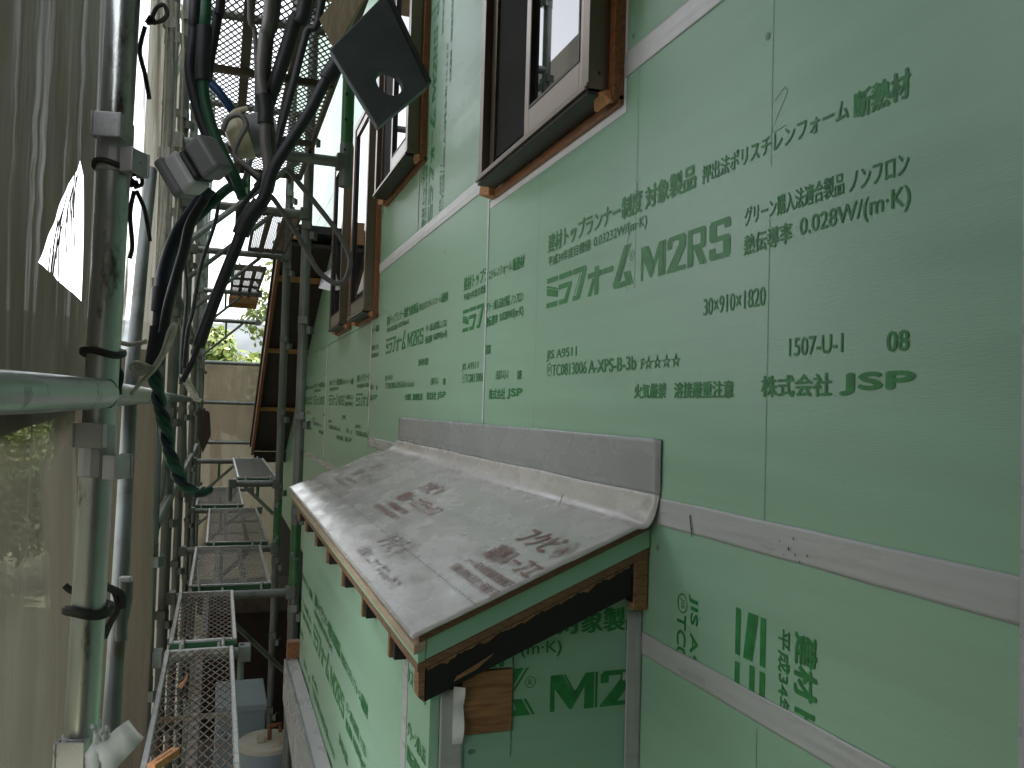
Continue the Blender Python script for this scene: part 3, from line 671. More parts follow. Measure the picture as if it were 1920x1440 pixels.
# short green stub pole with spigot under the upper deck
t = thing("pole_stub", "short green painted pole end with holes hanging beside the second window", "scaffold pole", (.437, 3.27, .86))
mb = MB(); mb.tube([(.437, 3.27, 1.03), (.437, 3.27, 1.30)], R, 16); obj("green_tube", mb, M['galv_green'], t, True)
mb = MB(); mb.tube([(.437, 3.27, .86), (.437, 3.27, 1.029)], R+.002, 16); obj("grey_socket", mb, M['galv_far'], t, True)
mb = MB(); mb.tube([(.437, 3.27, 1.30), (.437, 3.27, 2.6)], R, 14); obj("upper_tube", mb, M['galv_far'], t, True)
obj("coupler", coupler_mb(.437, 3.27, 1.335), M['galv_far'], t)
mb = MB()
for zz in (1.12, 1.22, 1.0): mb.tube([(.437-.010, 3.27-R-.001, zz), (.437-.010, 3.27-R+.004, zz)], .005, 8)
obj("pin_hole", mb, M['void'], t)

def rail(a, b, r, label, m='galv_far', cat="rail", name="ledger", group="scaffold rails", seg=12, cuff=False):
    mb = MB(); mb.tube([Vector(a).lerp(Vector(b), k/6) for k in range(7)], r, seg)
    if cuff:
        t = thing(name, label, cat, a, group); obj("tube", mb, M[m], t, True)
        return t
    return tag(obj(name, mb, M[m], None, True), label, cat, group)
# near guard rail, in two lengths
t = thing("guard_rail", "big galvanised rail across the left edge of the view at eye level", "rail", (-.24, .9, 0), "scaffold rails")
mb = MB(); mb.tube([atD(-150, 733, .78), atD(0, 735.5, .87), atD(90, 737, 1.02), atD(160, 738, 1.16), atD(196, 738, 1.225)], [R, R, R, R*.94, R*.88], 24); obj("tube", mb, M['galv'], t, True)
q = MB(); q.tube([atD(194, 738, 1.225), atD(206, 738, 1.232), atD(212, 738, 1.236)], [R*.9, R*.9, R*.7], 24); obj("green_end", q, M['galv_green'], t, True)
t = thing("guard_rail", "pale rail running on from the foreground pole behind the green cables", "rail", (-.19, 1.4, .008), "scaffold rails")
mb = MB(); mb.tube([(-.185, 1.40, .008), (-.19, 3.20, .012)], R*.95, 16); obj("tube", mb, M['galv'], t, True)
q = MB(); q.tube([(-.19, 2.30, .010), (-.19, 3.1, .012)], R*.96, 16); obj("sleeve", q, M['galv'], t, True)
for z, lb in ((.012, "eye-level"), (.487, "upper"), (-.46, "lower")):
    for a, b, w_ in ((3.28, 5.53, "near the cables"), (5.57, 7.53, "in the middle distance"), (7.57, 11.3, "towards the far sheet")):
        rail((OX-.005, a, z), (OX-.005, b, z), R*.88, f"{lb} long rail along the outer scaffold row {w_}")
# transoms and brackets
def bracket(y, x0, x1, z, label, drop=True, strut=True, end_leg=None, m='galv_far'):
    t = thing("bracket", label, "scaffold bracket", (x0, y, z), "scaffold brackets")
    mb = MB(); mb.tube([(x0, y, z), (x1, y, z)], R*.88, 12); obj("arm", mb, M[m], t, True)
    if strut:
        d = 1 if x1 > x0 else -1; L = abs(x1-x0)
        q = MB(); q.tube([(x0+.01*d, y, z-.62*L-.03), (x0+.72*L*d, y, z-.018)], .0115, 8); obj("strut", q, M[m], t, True)
        q = MB(); q.tube([(x0+.42*L*d, y, z-.34*L), (x0+.42*L*d, y, z-.015)], .010, 8); obj("post", q, M['galv_green'], t, True)
    if end_leg:
        q = MB(); q.tube([(x1-.012, y, z+.03), (x1-.012, y, z-end_leg)], .012, 8); obj("end_pin", q, M[m], t, True)
    for e in (x0, x1):
        q = MB(); q.box((e-.022, y-.03, z-.028), (e+.022, y+.03, z+.030)); obj("wedge_clip", q, M[m], t, bevel=.003)
    return t
DZ = -.935
bracket(3.27, OX+.02, .125, DZ, "short bracket under the join of the two nearest narrow walkways", strut=False, end_leg=.10)
bracket(4.25, OX+.02, .37, DZ, "cross bracket under the join between narrow and wide walkways", strut=False)
rail((.10, 4.05, -1.02), (.385, 4.24, -1.35), .012, "thin diagonal brace below the second cross bracket", name="brace", group="scaffold braces")
bracket(5.55, OX+.02, .37, DZ, "cross bracket under the two wide middle walkways", strut=True)
bracket(7.55, OX+.02, .37, DZ, "cross bracket under the far wide walkway")
bracket(9.35, OX+.02, .37, DZ, "farthest low cross bracket before the end sheet")
bracket(5.53, .365, .10, -.515, "raised side bracket holding the highest mesh walkway, with a hanging end pin", end_leg=.11)
bracket(7.60, OX+.02, .30, -.515, "raised far bracket under the back end of the highest walkway")
for y, x1, lb in ((3.27, .42, "upper cross bracket beside the short green stub pole"), (4.25, .37, "upper cross bracket joined to the nearer inner pole"), (5.55, .37, "upper cross bracket joined to the farther inner pole"), (7.55, .30, "upper cross bracket at the far wooden plank")):
    bracket(y, OX+.02, x1, .955, lb)
bracket(8.6, OX+.02, .34, .80, "thick cross rail with truss under it, seen against the hills")
# diagonal brace near the foreground pole, with its clamp lever
t = thing("brace", "leaning brace tube behind the foreground pole, ending in a lever clamp", "scaffold brace", atD(222, 1200, 1.45), "scaffold braces")
mb = MB(); mb.tube([atD(284, 320, 2.35), atD(268, 470, 2.15), atD(245, 720, 1.9), atD(228, 1050, 1.62), atD(205, 1420, 1.5)], .0155, 12); obj("tube", mb, M['galv_far'], t, True)
q = MB(); q.tube(spline([atD(238, 1090, 1.5), atD(236, 1120, 1.5), atD(229, 1160, 1.5), atD(228, 1200, 1.5)]), [.011]*6+[.012]*7+[.010]*6, 10); obj("lever", q, M['galv_far'], t, True)
q = MB(); c = atD(236, 1096, 1.5); q.obox(c, RIGHT, FWD, UP, .022, .012, .030); obj("lever_head", q, M['zinc'], t, bevel=.003)
for (a, b, lb) in (((OX-.03, 3.3, -.85), (OX-.03, 5.5, .45), "rising diagonal brace on the outer scaffold row"), ((OX-.03, 7.5, -.85), (OX-.03, 5.6, .45), "falling diagonal brace on the outer scaffold row"), ((OX-.03, 3.3, 1.1), (OX-.03, 5.5, 2.4), "high diagonal brace on the outer scaffold row")):
    rail(a, b, .013, lb, name="brace", group="scaffold braces")

# walkway panels
def walkway(x0, x1, y0, y1, z, label, cell=.030, group="mesh walkway panels", dark=False, nst=2, mm='mesh'):
    t = thing("walkway_panel", label, "walkway", ((x0+x1)/2, (y0+y1)/2, z), group)
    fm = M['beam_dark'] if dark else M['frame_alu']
    r = .011
    mb = MB(); mb.box((x0, y0, z-.022), (x0+.016, y1, z+.004)); mb.box((x1-.016, y0, z-.022), (x1, y1, z+.004)); mb.box((x0+.016, y0, z-.022), (x1-.016, y0+.014, z+.003)); mb.box((x0+.016, y1-.014, z-.022), (x1-.016, y1, z+.003))
    obj("frame", mb, fm, t, bevel=.003)
    # expanded metal: two families of slanted strands
    mb = MB(); a0, a1, b0, b1 = x0+.014, x1-.014, y0+.012, y1-.012
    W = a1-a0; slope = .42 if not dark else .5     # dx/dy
    k = -int(W/(cell))-2
    for fam in (1, -1):
        step = cell*1.0/slope
        c = b0-W/slope
        while c < b1:
            # line: y = c + (x-a0)/slope (fam 1) ; mirrored for fam -1
            xa, ya, xb, yb = 0., c, W, c+W/slope
            if ya < b0: xa = (b0-c)*slope; ya = b0
            if yb > b1: xb = (b1-c)*slope; yb = b1
            if xb > xa+.002:
                X0, X1 = (a0+xa, a0+xb) if fam == 1 else (a1-xa, a1-xb)
                mb.bar((X0, ya, z-.002+.0013*fam), (X1, yb, z-.002+.0013*fam), .0028 if not dark else .0034, .0026)
            c += step
    obj("mesh_deck", mb, M['mesh_dark'] if dark else M[mm], t)
    for k in range(nst):
        xx = x0+(x1-x0)*(k+1)/(nst+1); q = MB(); q.box((xx-.013, y0+.015, z-.028), (xx+.013, y1-.015, z-.0055)); obj("stiffener", q, M['beam_dark'] if dark else M['mesh'], t)
    n = max(1, int((y1-y0)/.6))
    for k in range(1, n+1 if n > 1 else 1):
        yy = y0+(y1-y0)*k/(n+1); q = MB(); q.box((x0+.016, yy-.008, z-.048 if dark else z-.040), (x1-.016, yy+.008, z-.0285)); obj("cross_bar", q, fm if dark else M['mesh'], t)
    for xx in (x0+.05, x1-.05):
        for yy, s in ((y0, -1), (y1, 1)):
            q = MB(); q.tube(spline([(xx, yy-.01*s, z-.006), (xx, yy+.018*s, z+.010), (xx, yy+.036*s, z-.004), (xx, yy+.042*s, z-.030)], 3), .006, 8); obj("hook", q, fm, t, True)
    q = MB(); q.box((x0+.005, y0-.0035, z-.042), (x1-.005, y0-.0005, z-.006)); obj("end_plate", q, M['kick'] if not dark else fm, t)
    return t
walkway(-.148, .084, 1.44, 3.235, -.90, "nearest narrow rusty mesh walkway at the bottom of the view", .028, nst=1)
walkway(-.143, .099, 3.34, 4.19, -.90, "short narrow mesh walkway, second from the camera", .028, nst=1)
walkway(-.106, .283, 4.33, 5.48, -.90, "wide mesh walkway with a green end plate in the middle of the row", .024, mm='mesh_grey')
walkway(-.048, .340, 5.64, 7.42, -.90, "wide grey walkway just below the raised bracket", .024, mm='mesh_grey')
walkway(-.160, .240, 7.68, 9.26, -.90, "wide plain grey walkway farthest along the lower level", .026, mm='mesh_grey')
walkway(.128, .385, 5.62, 7.56, -.485, "highest narrow walkway hung on the raised bracket", .026, nst=1, mm='mesh_grey')
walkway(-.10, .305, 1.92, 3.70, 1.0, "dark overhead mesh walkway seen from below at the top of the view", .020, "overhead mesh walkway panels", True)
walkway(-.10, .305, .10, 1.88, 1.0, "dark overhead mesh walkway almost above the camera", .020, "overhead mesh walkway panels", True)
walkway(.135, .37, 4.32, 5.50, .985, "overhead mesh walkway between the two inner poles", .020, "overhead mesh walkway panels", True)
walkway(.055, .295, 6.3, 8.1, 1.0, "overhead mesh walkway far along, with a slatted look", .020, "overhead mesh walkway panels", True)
t = thing("plank", "orange wooden plank end on the far overhead walkway", "plank", (.12, 8.0, .98)); 
mb = MB(); mb.box((.05, 7.9, .945), (.31, 8.35, .968)); obj("board", mb, M['batten'], t, bevel=.002); q = MB(); q.box((.05, 8.30, .905), (.31, 8.345, .944)); obj("cleat", q, M['batten'], t)
walkway(-.12, .30, 1.6, 3.4, 2.85, "topmost mesh walkway glimpsed through the overhead deck", .02, "overhead mesh walkway panels", True)
for y, z, lb in ((2.3, 1.9, "cross tube above the overhead deck near the camera"), (3.27, 2.75, "high cross tube above the green stub pole"), (4.25, 1.9, "high cross tube over the nearer inner pole"), (5.55, 1.9, "high cross tube over the farther inner pole")):
    rail((OX, y, z), (.44, y, z), R*.9, lb, group="high cross tubes")

# ================================================================ SHEETS
def ruled(left, right, nu=30, nv=60, amp=.010, seed=1, freq=(3, 1.4)):
    L = spline(left, 10); Rr = spline(right, 10)
    def at(P, t): k = t*(len(P)-1); a = min(int(k), len(P)-2); return P[a].lerp(P[a+1], k-a)
    mb = MB()
    def fn(i, j):
        p = at(L, j).lerp(at(Rr, j), i)
        return p + Vector((amp*noise.noise((i*freq[0]*2, j*freq[1]*2, seed))+amp*.5*noise.noise((i*9, j*2, seed+3)), 0, 0))
    mb.grid(fn, nu, nv); return mb
def sheet(label, mb, m): return tag(obj("dust_sheet", mb, M[m], None, True), label, "dust sheet", "scaffold dust sheets")
SX = -.285
def P(u, v, Y): return atY(u, v, Y)
# upper dark flap with a torn notch through which the sky shows
bm = bmesh.new()
outline = [(-120, -120), (206, -120), (192, 200), (180, 430), (172, 560), (170, 700), (150, 762), (110, 782), (60, 800), (-120, 850)]
hole = [(74, 492), (92, 440), (112, 392), (128, 345), (139, 318), (143, 300), (150, 330), (151, 420), (151, 500), (149, 565), (125, 540)]
def ring2(pts):
    vs = [bm.verts.new(atX(u, v, SX)) for u, v in pts]
    return [bm.edges.new((vs[i], vs[(i+1) % len(vs)])) for i in range(len(vs))]
es = ring2(outline)+ring2(hole)
bmesh.ops.triangle_fill(bm, use_beauty=True, edges=es)
bmesh.ops.subdivide_edges(bm, edges=[e for e in bm.edges if e.calc_length() > .08], cuts=7, use_grid_fill=True)
for v in bm.verts: v.co.x += .009*noise.noise((v.co.y*5+v.co.z*1.1, v.co.z*.9, 4))+.004*noise.noise((v.co.y*14+v.co.z*2, v.co.z*2, 9))
me = bpy.data.meshes.new("dust_sheet"); bm.to_mesh(me); bm.free(); me.materials.append(M['tarp_dark'])
for p_ in me.polygons: p_.use_smooth = True
o = bpy.data.objects.new("dust_sheet", me); C.objects.link(o); tag(o, "dark olive tarpaulin flap at top left with a torn bright gap", "dust sheet", "scaffold dust sheets")
# loose threads across the gap
mb = MB()
for k in range(16):
    u0 = random.uniform(95, 146); v0 = 300+(146-u0)*3.2+random.uniform(-10, 30)
    u1 = u0-random.uniform(2, 22); v1 = v0+random.uniform(60, 170)
    mb.tube(spline([atX(u0, v0, SX-.004), atX((u0+u1)/2-3, (v0+v1)/2, SX-.006), atX(u1, v1, SX-.004)], 4), .0011, 5)
tag(obj("loose_threads", mb, M['string_b']), "dark frayed threads hanging across the torn gap in the dark tarpaulin", "threads")
sheet("thin see-through sheet at lower left with foliage showing behind", ruled([P(-140, 740, .98), P(-140, 1000, .98), P(-140, 1500, .98)], [P(150, 720, 1.70), P(136, 900, 1.70), P(118, 1460, 1.70)], 30, 50, .03, 5, (3, .8)), 'tarp_thin')
sheet("bright creased sheet between the foreground pole and the cables", ruled([P(176, -60, 2.35), P(176, 330, 2.35), P(176, 650, 2.35)], [P(346, 10, 3.05), P(346, 180, 3.05), P(328, 420, 3.05), P(300, 660, 3.05)], 40, 60, .02, 9, (4, .6)), 'tarp_streak')
sheet("plain tan sheet hanging behind the foreground pole at lower left", ruled([P(100, 655, 2.36), P(100, 900, 2.36), P(90, 1500, 2.36)], [P(301, 655, 3.06), P(287, 1000, 3.06), P(283, 1200, 3.06), P(270, 1500, 3.06)], 24, 40, .012, 13), 'tarp_tan')
mb = MB(); mb.grid(lambda i, j: (-.275+.012*noise.noise((i*14, j*2, 1)), 3.1+8.6*i, -3.1+5.1*j), 80, 40); sheet("pale sheet along the outer scaffold poles", mb, 'tarp_pale')
mb = MB(); mb.grid(lambda i, j: (-.27+2.2*i, 11.75+.02*noise.noise((i*5, j*3, 1)), -3.1+3.62*j), 20, 30); sheet("tan cross sheet closing the far end of the scaffold", mb, 'tarp_far')
mb = MB(); mb.grid(lambda i, j: (-.33+.01*noise.noise((i*5, j*3, 2)), -2.5+5.4*i, 1.1+4.4*j), 20, 20); sheet("unseen upper sheet above the foreground pole, kept to darken the near wall", mb, 'tarp_dark')  # out of view; carried high and dark to hold light off the near wall
mb = MB(); mb.grid(lambda i, j: (-.33+1.1*i, -1.6+.02*noise.noise((i*5, j*3, 2)), -3.1+8.4*j), 14, 30); sheet("unseen cross sheet added behind the viewer to shut out light", mb, 'tarp_dark')  # added blocker closing the near end, never in frame
mb = MB(); mb.grid(lambda i, j: (-.335+.01*noise.noise((i*5, j*3, 7)), -1.6+2.4*i, -3.1+4.2*j), 14, 30); sheet("unseen sheet added beside the viewer to shut out light", mb, 'tarp_dark')  # added out of view to keep side light from the camera end
mb = MB(); mb.grid(lambda i, j: (-.33+.45*i, -1.6+3.4*j, 3.3+.02*noise.noise((i*5, j*6, 2))), 8, 14); sheet("unseen cover sheet added above the viewer to shade the near wall", mb, 'tarp_dark')  # added overhead, out of frame, so the near wall falls darker
# curled scrap near the far rail
mb = MB(); c = [P(372, 765, 6.2), P(393, 772, 6.2), P(396, 815, 6.2), P(380, 850, 6.2), P(370, 815, 6.2)]
mb.add(c, [(0,1,2,3,4)]); tag(obj("sheet_scrap", mb, M['tarp_tan'], None, solid=.003), "torn tan scrap of sheet hanging at the rail joint", "sheet scrap")
# end rails in front of the far sheet
for v, lb in ((682, "top rail of the far cross sheet"), (757, "middle rail in front of the far cross sheet"), (832, "lowest rail in front of the far cross sheet")):
    a = atY(384, v-3, 11.68); rail((-.24, 11.68, a.z), (.9, 11.68, a.z), .026, lb)

# ================================================================ CABLES
def cable(name, label, pts, d, r, m, cat="cable", wraps=(), group=None, n=6):
    r *= .84
    P_ = [atD(u, v, d if not isinstance(d, (list, tuple)) else d[i]) for i, (u, v) in enumerate(pts)]
    if pts[0][1] < -30: P_.insert(0, P_[0]+Vector((.02, .05, .9)))      # hangs from higher up the scaffold
    s = spline(P_, n)
    if not wraps:
        mb = MB(); mb.tube(s, r, 12); return tag(obj(name, mb, M[m], None, True), label, cat, group)
    t = thing(name, label, cat, s[0], group); mb = MB(); mb.tube(s, r, 12); obj("jacket", mb, M[m], t, True)
    for a, b in wraps:
        q = MB(); i0 = int(a*(len(s)-1)); i1 = max(i0+1, int(b*(len(s)-1))); q.tube(s[i0:i1+1], r+.004, 12); obj("tape_wrap", q, M['cable_black'], t, True)
    return t
HC = "cables hanging by the foreground pole"
cable("power_cable", "thick black cable curving down along the green hose at top left", [(372,-80),(364,60),(357,130),(372,205),(398,275),(432,330),(452,360)], 1.50, .0125, 'cable_black', group=HC)
cable("hose", "green hose with a black tape wrap at top left", [(392,-80),(384,60),(380,140),(388,205),(412,275),(440,330),(455,372)], 1.47, .0112, 'cable_green', "hose", ((.28, .46),), HC)
cable("power_cable", "second black cable beside the green hose at the top edge", [(420,-80),(408,30),(396,100),(388,150)], 1.52, .0105, 'cable_black', group=HC)
cable("power_cable", "short blue cable slanting behind the green hose", [(392,152),(418,182),(438,212),(452,236)], 1.60, .0100, 'cable_blue', group=HC)
cable("power_cable", "dark green cable slanting down left from the hose end", [(462,342),(430,352),(400,378),(365,412),(338,440),(322,470)], 1.52, .0105, 'cable_green', group=HC)
cable("cable_bundle", "navy and black taped cable bundle hanging below the grey connectors", [(392,352),(366,392),(340,428),(320,470),(306,520),(302,575),(298,630),(290,682)], 1.50, .0155, 'cable_navy', "cable bundle", ((.62, .74), (.82, 1.)), HC)
cable("power_cable", "black cable lying against the navy bundle", [(385,372),(357,420),(345,470),(330,520),(316,570),(306,625)], 1.47, .0105, 'cable_black', group=HC)
for k, (lb, pts_, dd, rr) in enumerate((
    ("thin black cable crossing in front of the overhead mesh", [(610,-60),(575,60),(552,150),(530,230),(508,310),(480,352)], 1.42, .0075),
    ("thin grey cable hanging just left of the centre pair", [(470,-60),(478,60),(482,150),(480,230),(470,300),(452,352)], 1.6, .0055),
    ("thin black cord looping below the cable junction", [(500,330),(470,365),(448,400),(455,425),(480,410),(505,372)], 1.42, .0050),
    ("slack dark cord running from the cream plug to the hose end", [(432,275),(445,300),(470,322),(492,345),(500,372)], 1.44, .0060),
    ("dark thin cord dropping beside the outer scaffold poles", [(352,395),(346,470),(350,560),(342,640),(338,720)], 2.2, .0050),
    ("brown cord round the cream plug", [(418,245),(428,222),(450,216),(462,235),(448,262),(440,290),(462,310),(486,330)], 1.40, .0055))):
    cable("power_cable" if "cable" in lb else "cord", lb, pts_, dd, rr, 'cable_grey' if "grey" in lb or "brown" in lb else 'cable_black', "cable", group=HC)
# twisted rope of two strands below the bundle
base = spline([atD(u, v, 1.5) for u, v in [(290,676),(292,720),(303,770),(313,820),(325,870),(345,908),(372,926),(388,918)]], 10)
t = thing("twisted_rope", "twisted green and navy cable pair hanging in the left middle", "rope", base[0], HC)
for k, (m_, ph) in enumerate((('cable_teal', 0), ('cable_navy', math.pi), ('cable_green', math.pi/2))):
    q = []
    for i, pt in enumerate(base):
        a = i*.42+ph; q.append(pt+RIGHT*(.0066*math.cos(a))+FWD*(.0066*math.sin(a)))
    mb = MB(); mb.tube(q, .0064, 8); obj("strand", mb, M[m_], t, True)
cable("power_cable", "pair of grey cables running down the centre from the top edge", [(512,-80),(494,70),(489,150),(498,205),(497,260),(503,320),(494,372)], 1.28, .0098, 'cable_grey', wraps=((.50, .66),), group=HC)
cable("power_cable", "thin grey cable beside the centre pair", [(526,-80),(506,70),(500,150),(503,205),(509,260),(512,320),(505,360)], 1.30, .0080, 'cable_grey', group=HC)
cable("power_cable", "thick black cable coming in from the top and meeting the grey pair", [(580,-80),(552,40),(530,115),(508,178),(500,200)], 1.30, .0135, 'cable_black', group=HC)
cable("power_cable", "dark cable leading from the grey plate down to the cable junction", [(648,96),(612,150),(580,210),(545,265),(512,318),(494,372),(462,415),(440,470),(410,545),(386,610),(372,650)], 1.25, .0105, 'cable_black', wraps=((.0, .10), (.52, .66)), group=HC)
cable("power_cable", "thin black cord trailing to the knot on the far rail", [(372,645),(362,675),(350,700),(342,715)], 1.25, .0050, 'cable_black', group=HC)
cable("cable_loop", "grey cable loop hanging in front of the far windows", [(500,366),(512,372),(545,420),(575,470),(597,508),(625,530),(645,527),(655,505),(655,480),(636,440),(600,392),(566,350),(540,318)], 1.55, .0058, 'cable_grey', "cable loop", n=8)
pts = [(412,362),(405,410),(393,450),(382,480),(372,520),(366,555),(360,590),(352,620),(348,660),(345,690)]
cable("cord", "thin dark knotted cord hanging left of the long black cable", pts, 1.9, .0052, 'cable_black', "cord")
# striped coil spring cord
cc = [atD(343+ (370-343)*k/40, 702+(752-702)*k/40, 1.9)+RIGHT*(.007*math.cos(k*1.6))+FWD*(.007*math.sin(k*1.6)) for k in range(41)]
mb = MB(); mb.tube(cc, .0034, 6); tag(obj("coiled_cord", mb, M['string_w'], None, True), "short coiled black and white cord at the rail joint", "cord")
mb = MB(); mb.tube([atD(343, 702, 1.9), atD(370, 752, 1.9)], .0058, 8)
tag(obj("rope", mb, M['cable_black'], None, True), "short dark rope core inside the coiled cord", "rope")
# connectors
t = thing("plug_connector", "cream and grey round power connector behind the centre cables", "plug", atD(470, 258, 1.45))
ax = (RIGHT*.86-UP*-.30+FWD*.25).normalized(); c0 = atD(428, 262, 1.45)
def cyl(c, d, l, r0, r1, m_, name, seg=20):
    q = MB(); q.tube([c, c+d*l], [r0, r1], seg); return obj(name, q, M[m_], t, True, .001)
cyl(c0, ax, .022, .036, .038, 'plug_cream', "cap"); cyl(c0+ax*.0225, ax, .012, .041, .041, 'plug_cream', "collar"); cyl(c0+ax*.035, ax, .044, .034, .034, 'plug_grey', "body"); cyl(c0+ax*.0795, ax, .006, .031, .029, 'plug_white', "face")
q = MB(); q.tube(spline([c0+UP*.036, c0+UP*.046+ax*.012, c0+UP*.047+ax*.034], 4), .005, 8); obj("latch", q, M['plug_cream'], t, True)
t = thing("plug_connector", "pair of square grey power connectors joined end to end at left", "plug", atD(360, 320, 1.38))
dv = (RIGHT*.80+UP*.52+FWD*-.3).normalized(); side = (UP*.84-RIGHT*.50).normalized(); fw = dv.cross(side)
for k, (u, v, L, hh, nm, m_) in enumerate(((330,335,.020,.072,"rear_shell",'plug_grey'), (350,326,.032,.066,"white_shell",'plug_white'), (369,313,.014,.056,"gap",'alu_dark'), (392,296,.038,.066,"front_shell",'plug_grey'))):
    q = MB(); q.obox(atD(u, v, 1.38), dv, side, fw, L, hh, .05); obj(nm, q, M[m_], t, bevel=.007)
# plate with a hole
t = thing("plate", "dark grey plate with a round hole hanging at top centre", "plate", atD(705, 110, .85))
bm = bmesh.new()
c = [(708,238),(799,147),(716,-30),(618,92)]
PD = .86
n_out = [atD(u, v, PD) for u, v in c]; n_out[1] += FWD*.02; n_out[2] += FWD*.02
pc = sum(n_out, Vector())/4; pn = (n_out[1]-n_out[0]).cross(n_out[3]-n_out[0]).normalized()
if pn.dot(FWD) < 0: pn = -pn
vo = [bm.verts.new(v) for v in n_out]; eo = [bm.edges.new((vo[i], vo[(i+1) % 4])) for i in range(4)]
hc = atD(730, 153, PD+.008); e1 = (n_out[1]-n_out[0]).normalized(); e2 = pn.cross(e1)
hv = [bm.verts.new(hc+e1*(.0118*math.cos(k*math.pi/12))+e2*(.0150*math.sin(k*math.pi/12))) for k in range(24)]; eh = [bm.edges.new((hv[i], hv[(i+1) % 24])) for i in range(24)]
for v in hv: v.co -= pn*((v.co-n_out[0]).dot(pn))
bmesh.ops.triangle_fill(bm, use_beauty=True, edges=eo+eh)
ext = bmesh.ops.extrude_face_region(bm, geom=bm.faces[:]); bmesh.ops.translate(bm, verts=[g_ for g_ in ext['geom'] if isinstance(g_, bmesh.types.BMVert)], vec=pn*.011)
bmesh.ops.recalc_face_normals(bm, faces=bm.faces)
me = bpy.data.meshes.new("slab"); bm.to_mesh(me); bm.free(); me.materials.append(M['plate'])
o = bpy.data.objects.new("slab", me); C.objects.link(o); attach(o, t); b_ = o.modifiers.new("b", 'BEVEL'); b_.width = .0015; b_.segments = 2
q = MB(); a = n_out[1]+pn*.0005; b = n_out[2]+pn*.0005; q.bar(a.lerp(b, .02)+e1*.0035+pn*.005, b+e1*.0035+pn*.005, .006, .010, pn); obj("scuffed_rim", q, M['plate_edge'], t, bevel=.001)
q = MB(); s1 = [atD(598, 36, .90), atD(640, -20, .90), atD(690, -20, .90), atD(627, 95, .90)]; q.add(s1+[x+FWD*.008 for x in s1], [(0,1,2,3),(7,6,5,4),(0,4,5,1),(1,5,6,2),(2,6,7,3),(3,7,4,0)]); obj("backing_strip", q, M['beige'], t)
# ties round the foreground pole
def tie(label, z, tails, m='string_b', r=.0045, loop=True, dx=0.):
    t = thing("tie", label, "tie", (-.173+.012*z, 1.42, z), "ties on the foreground pole")
    px, py = -.173+.012*z, 1.42; R2 = R+r*.8
    mb = MB(); mb.tube([(px+R2*math.cos(a), py+R2*math.sin(a), z+.004*math.sin(a*2)) for a in [k*math.pi/12 for k in range(25)]], r, 6, False); obj("band", mb, M[m], t, True)
    k0 = atD(*tails[0][0], 1.35)
    q = MB(); q.tube([k0+Vector((.003*math.sin(k*1.7), 0, .004*math.cos(k*2.1))) for k in range(8)], r*1.6, 6); obj("knot", q, M[m], t, True)
    for tl in tails:
        q = MB(); q.tube(spline([atD(u, v, 1.35) for u, v in tl], 5), r*.8, 6); obj("tail", q, M[m], t, True)
    return t
tie("dark tie with a loop at the top of the foreground pole", .67, [[(282,40),(294,14),(308,10),(313,28),(300,40),(282,42)], [(272,50),(262,95),(272,140),(280,185)]])
tie("dark twisted tie with two hanging tails at the upper coupler of the foreground pole", .3625, [[(250,345),(243,330),(262,328),(266,345),(252,352)], [(252,358),(244,400),(248,460),(243,485)], [(256,358),(270,390),(276,420),(281,452)]])
tie("short dark tie just above the big rail on the foreground pole", .0707, [[(210,665),(222,660),(222,690),(224,740)], [(220,690),(228,705),(220,740)]], r=.0055)
tie("brown strap tied low on the foreground pole and looped to the brace lever", -.325, [[(190,1103),(175,1135),(160,1128),(200,1100)], [(195,1100),(215,1110),(220,1140),(205,1170),(195,1195)], [(205,1102),(228,1115),(228,1140)], [(122,1098),(135,1108),(160,1112)]], r=.0075)
# white string bow
t = thing("string_bow", "off-white string knotted in a bow round the cable bundle", "string", atD(290, 690, 1.44))
for tl in ([(180,636),(215,640),(245,646),(275,640)], [(286,690),(255,680),(246,690),(262,698),(288,690)], [(286,692),(305,660),(318,620),(328,608),(325,628),(310,660),(288,694)], [(288,694),(270,712),(255,728),(246,740)], [(288,690),(262,690),(248,702),(268,700),(286,693)]):
    q = MB(); q.tube(spline([atD(u, v, 1.42) for u, v in tl], 6), .0040, 8); obj("strand", q, M['string_w'], t, True)
# white strip tied at the foot of the foreground pole
t = thing("plastic_strip", "white polythene strip knotted at the lowest visible coupler", "plastic strip", atD(190, 1400, 1.15))
def ribbon(pts, w, name):
    mb = MB(); c = spline([atD(u, v, 1.22-.0006*k) for k, (u, v) in enumerate(pts)], 6); ww = spline([Vector((x, 0, 0)) for x in w], 6)
    for i, p_ in enumerate(c):
        tt = (c[min(i+1, len(c)-1)]-c[max(i-1, 0)]).normalized(); sd = tt.cross(FWD).normalized()*(ww[i].x/2)
        mb.v += [p_-sd, p_+FWD*.006*math.sin(i*.9), p_+sd]
    for i in range(len(c)-1): a = 3*i; mb.f += [(a, a+3, a+4, a+1), (a+1, a+4, a+5, a+2)]
    obj(name, mb, M['bag'], t, True, solid=.0006)
ribbon([(160,1450),(178,1410),(182,1385),(178,1365),(168,1362)], [0.0351, 0.0216, 0.0108, 0.0095, 0.0054], "tail")
ribbon([(182,1388),(192,1372),(200,1366),(198,1380),(186,1392)], [0.0054, 0.0095, 0.0108, 0.0095, 0.0054], "loop")
ribbon([(178,1450),(205,1415),(235,1385),(256,1366)], [0.0459, 0.0432, 0.0405, 0.0351], "wide_tail")
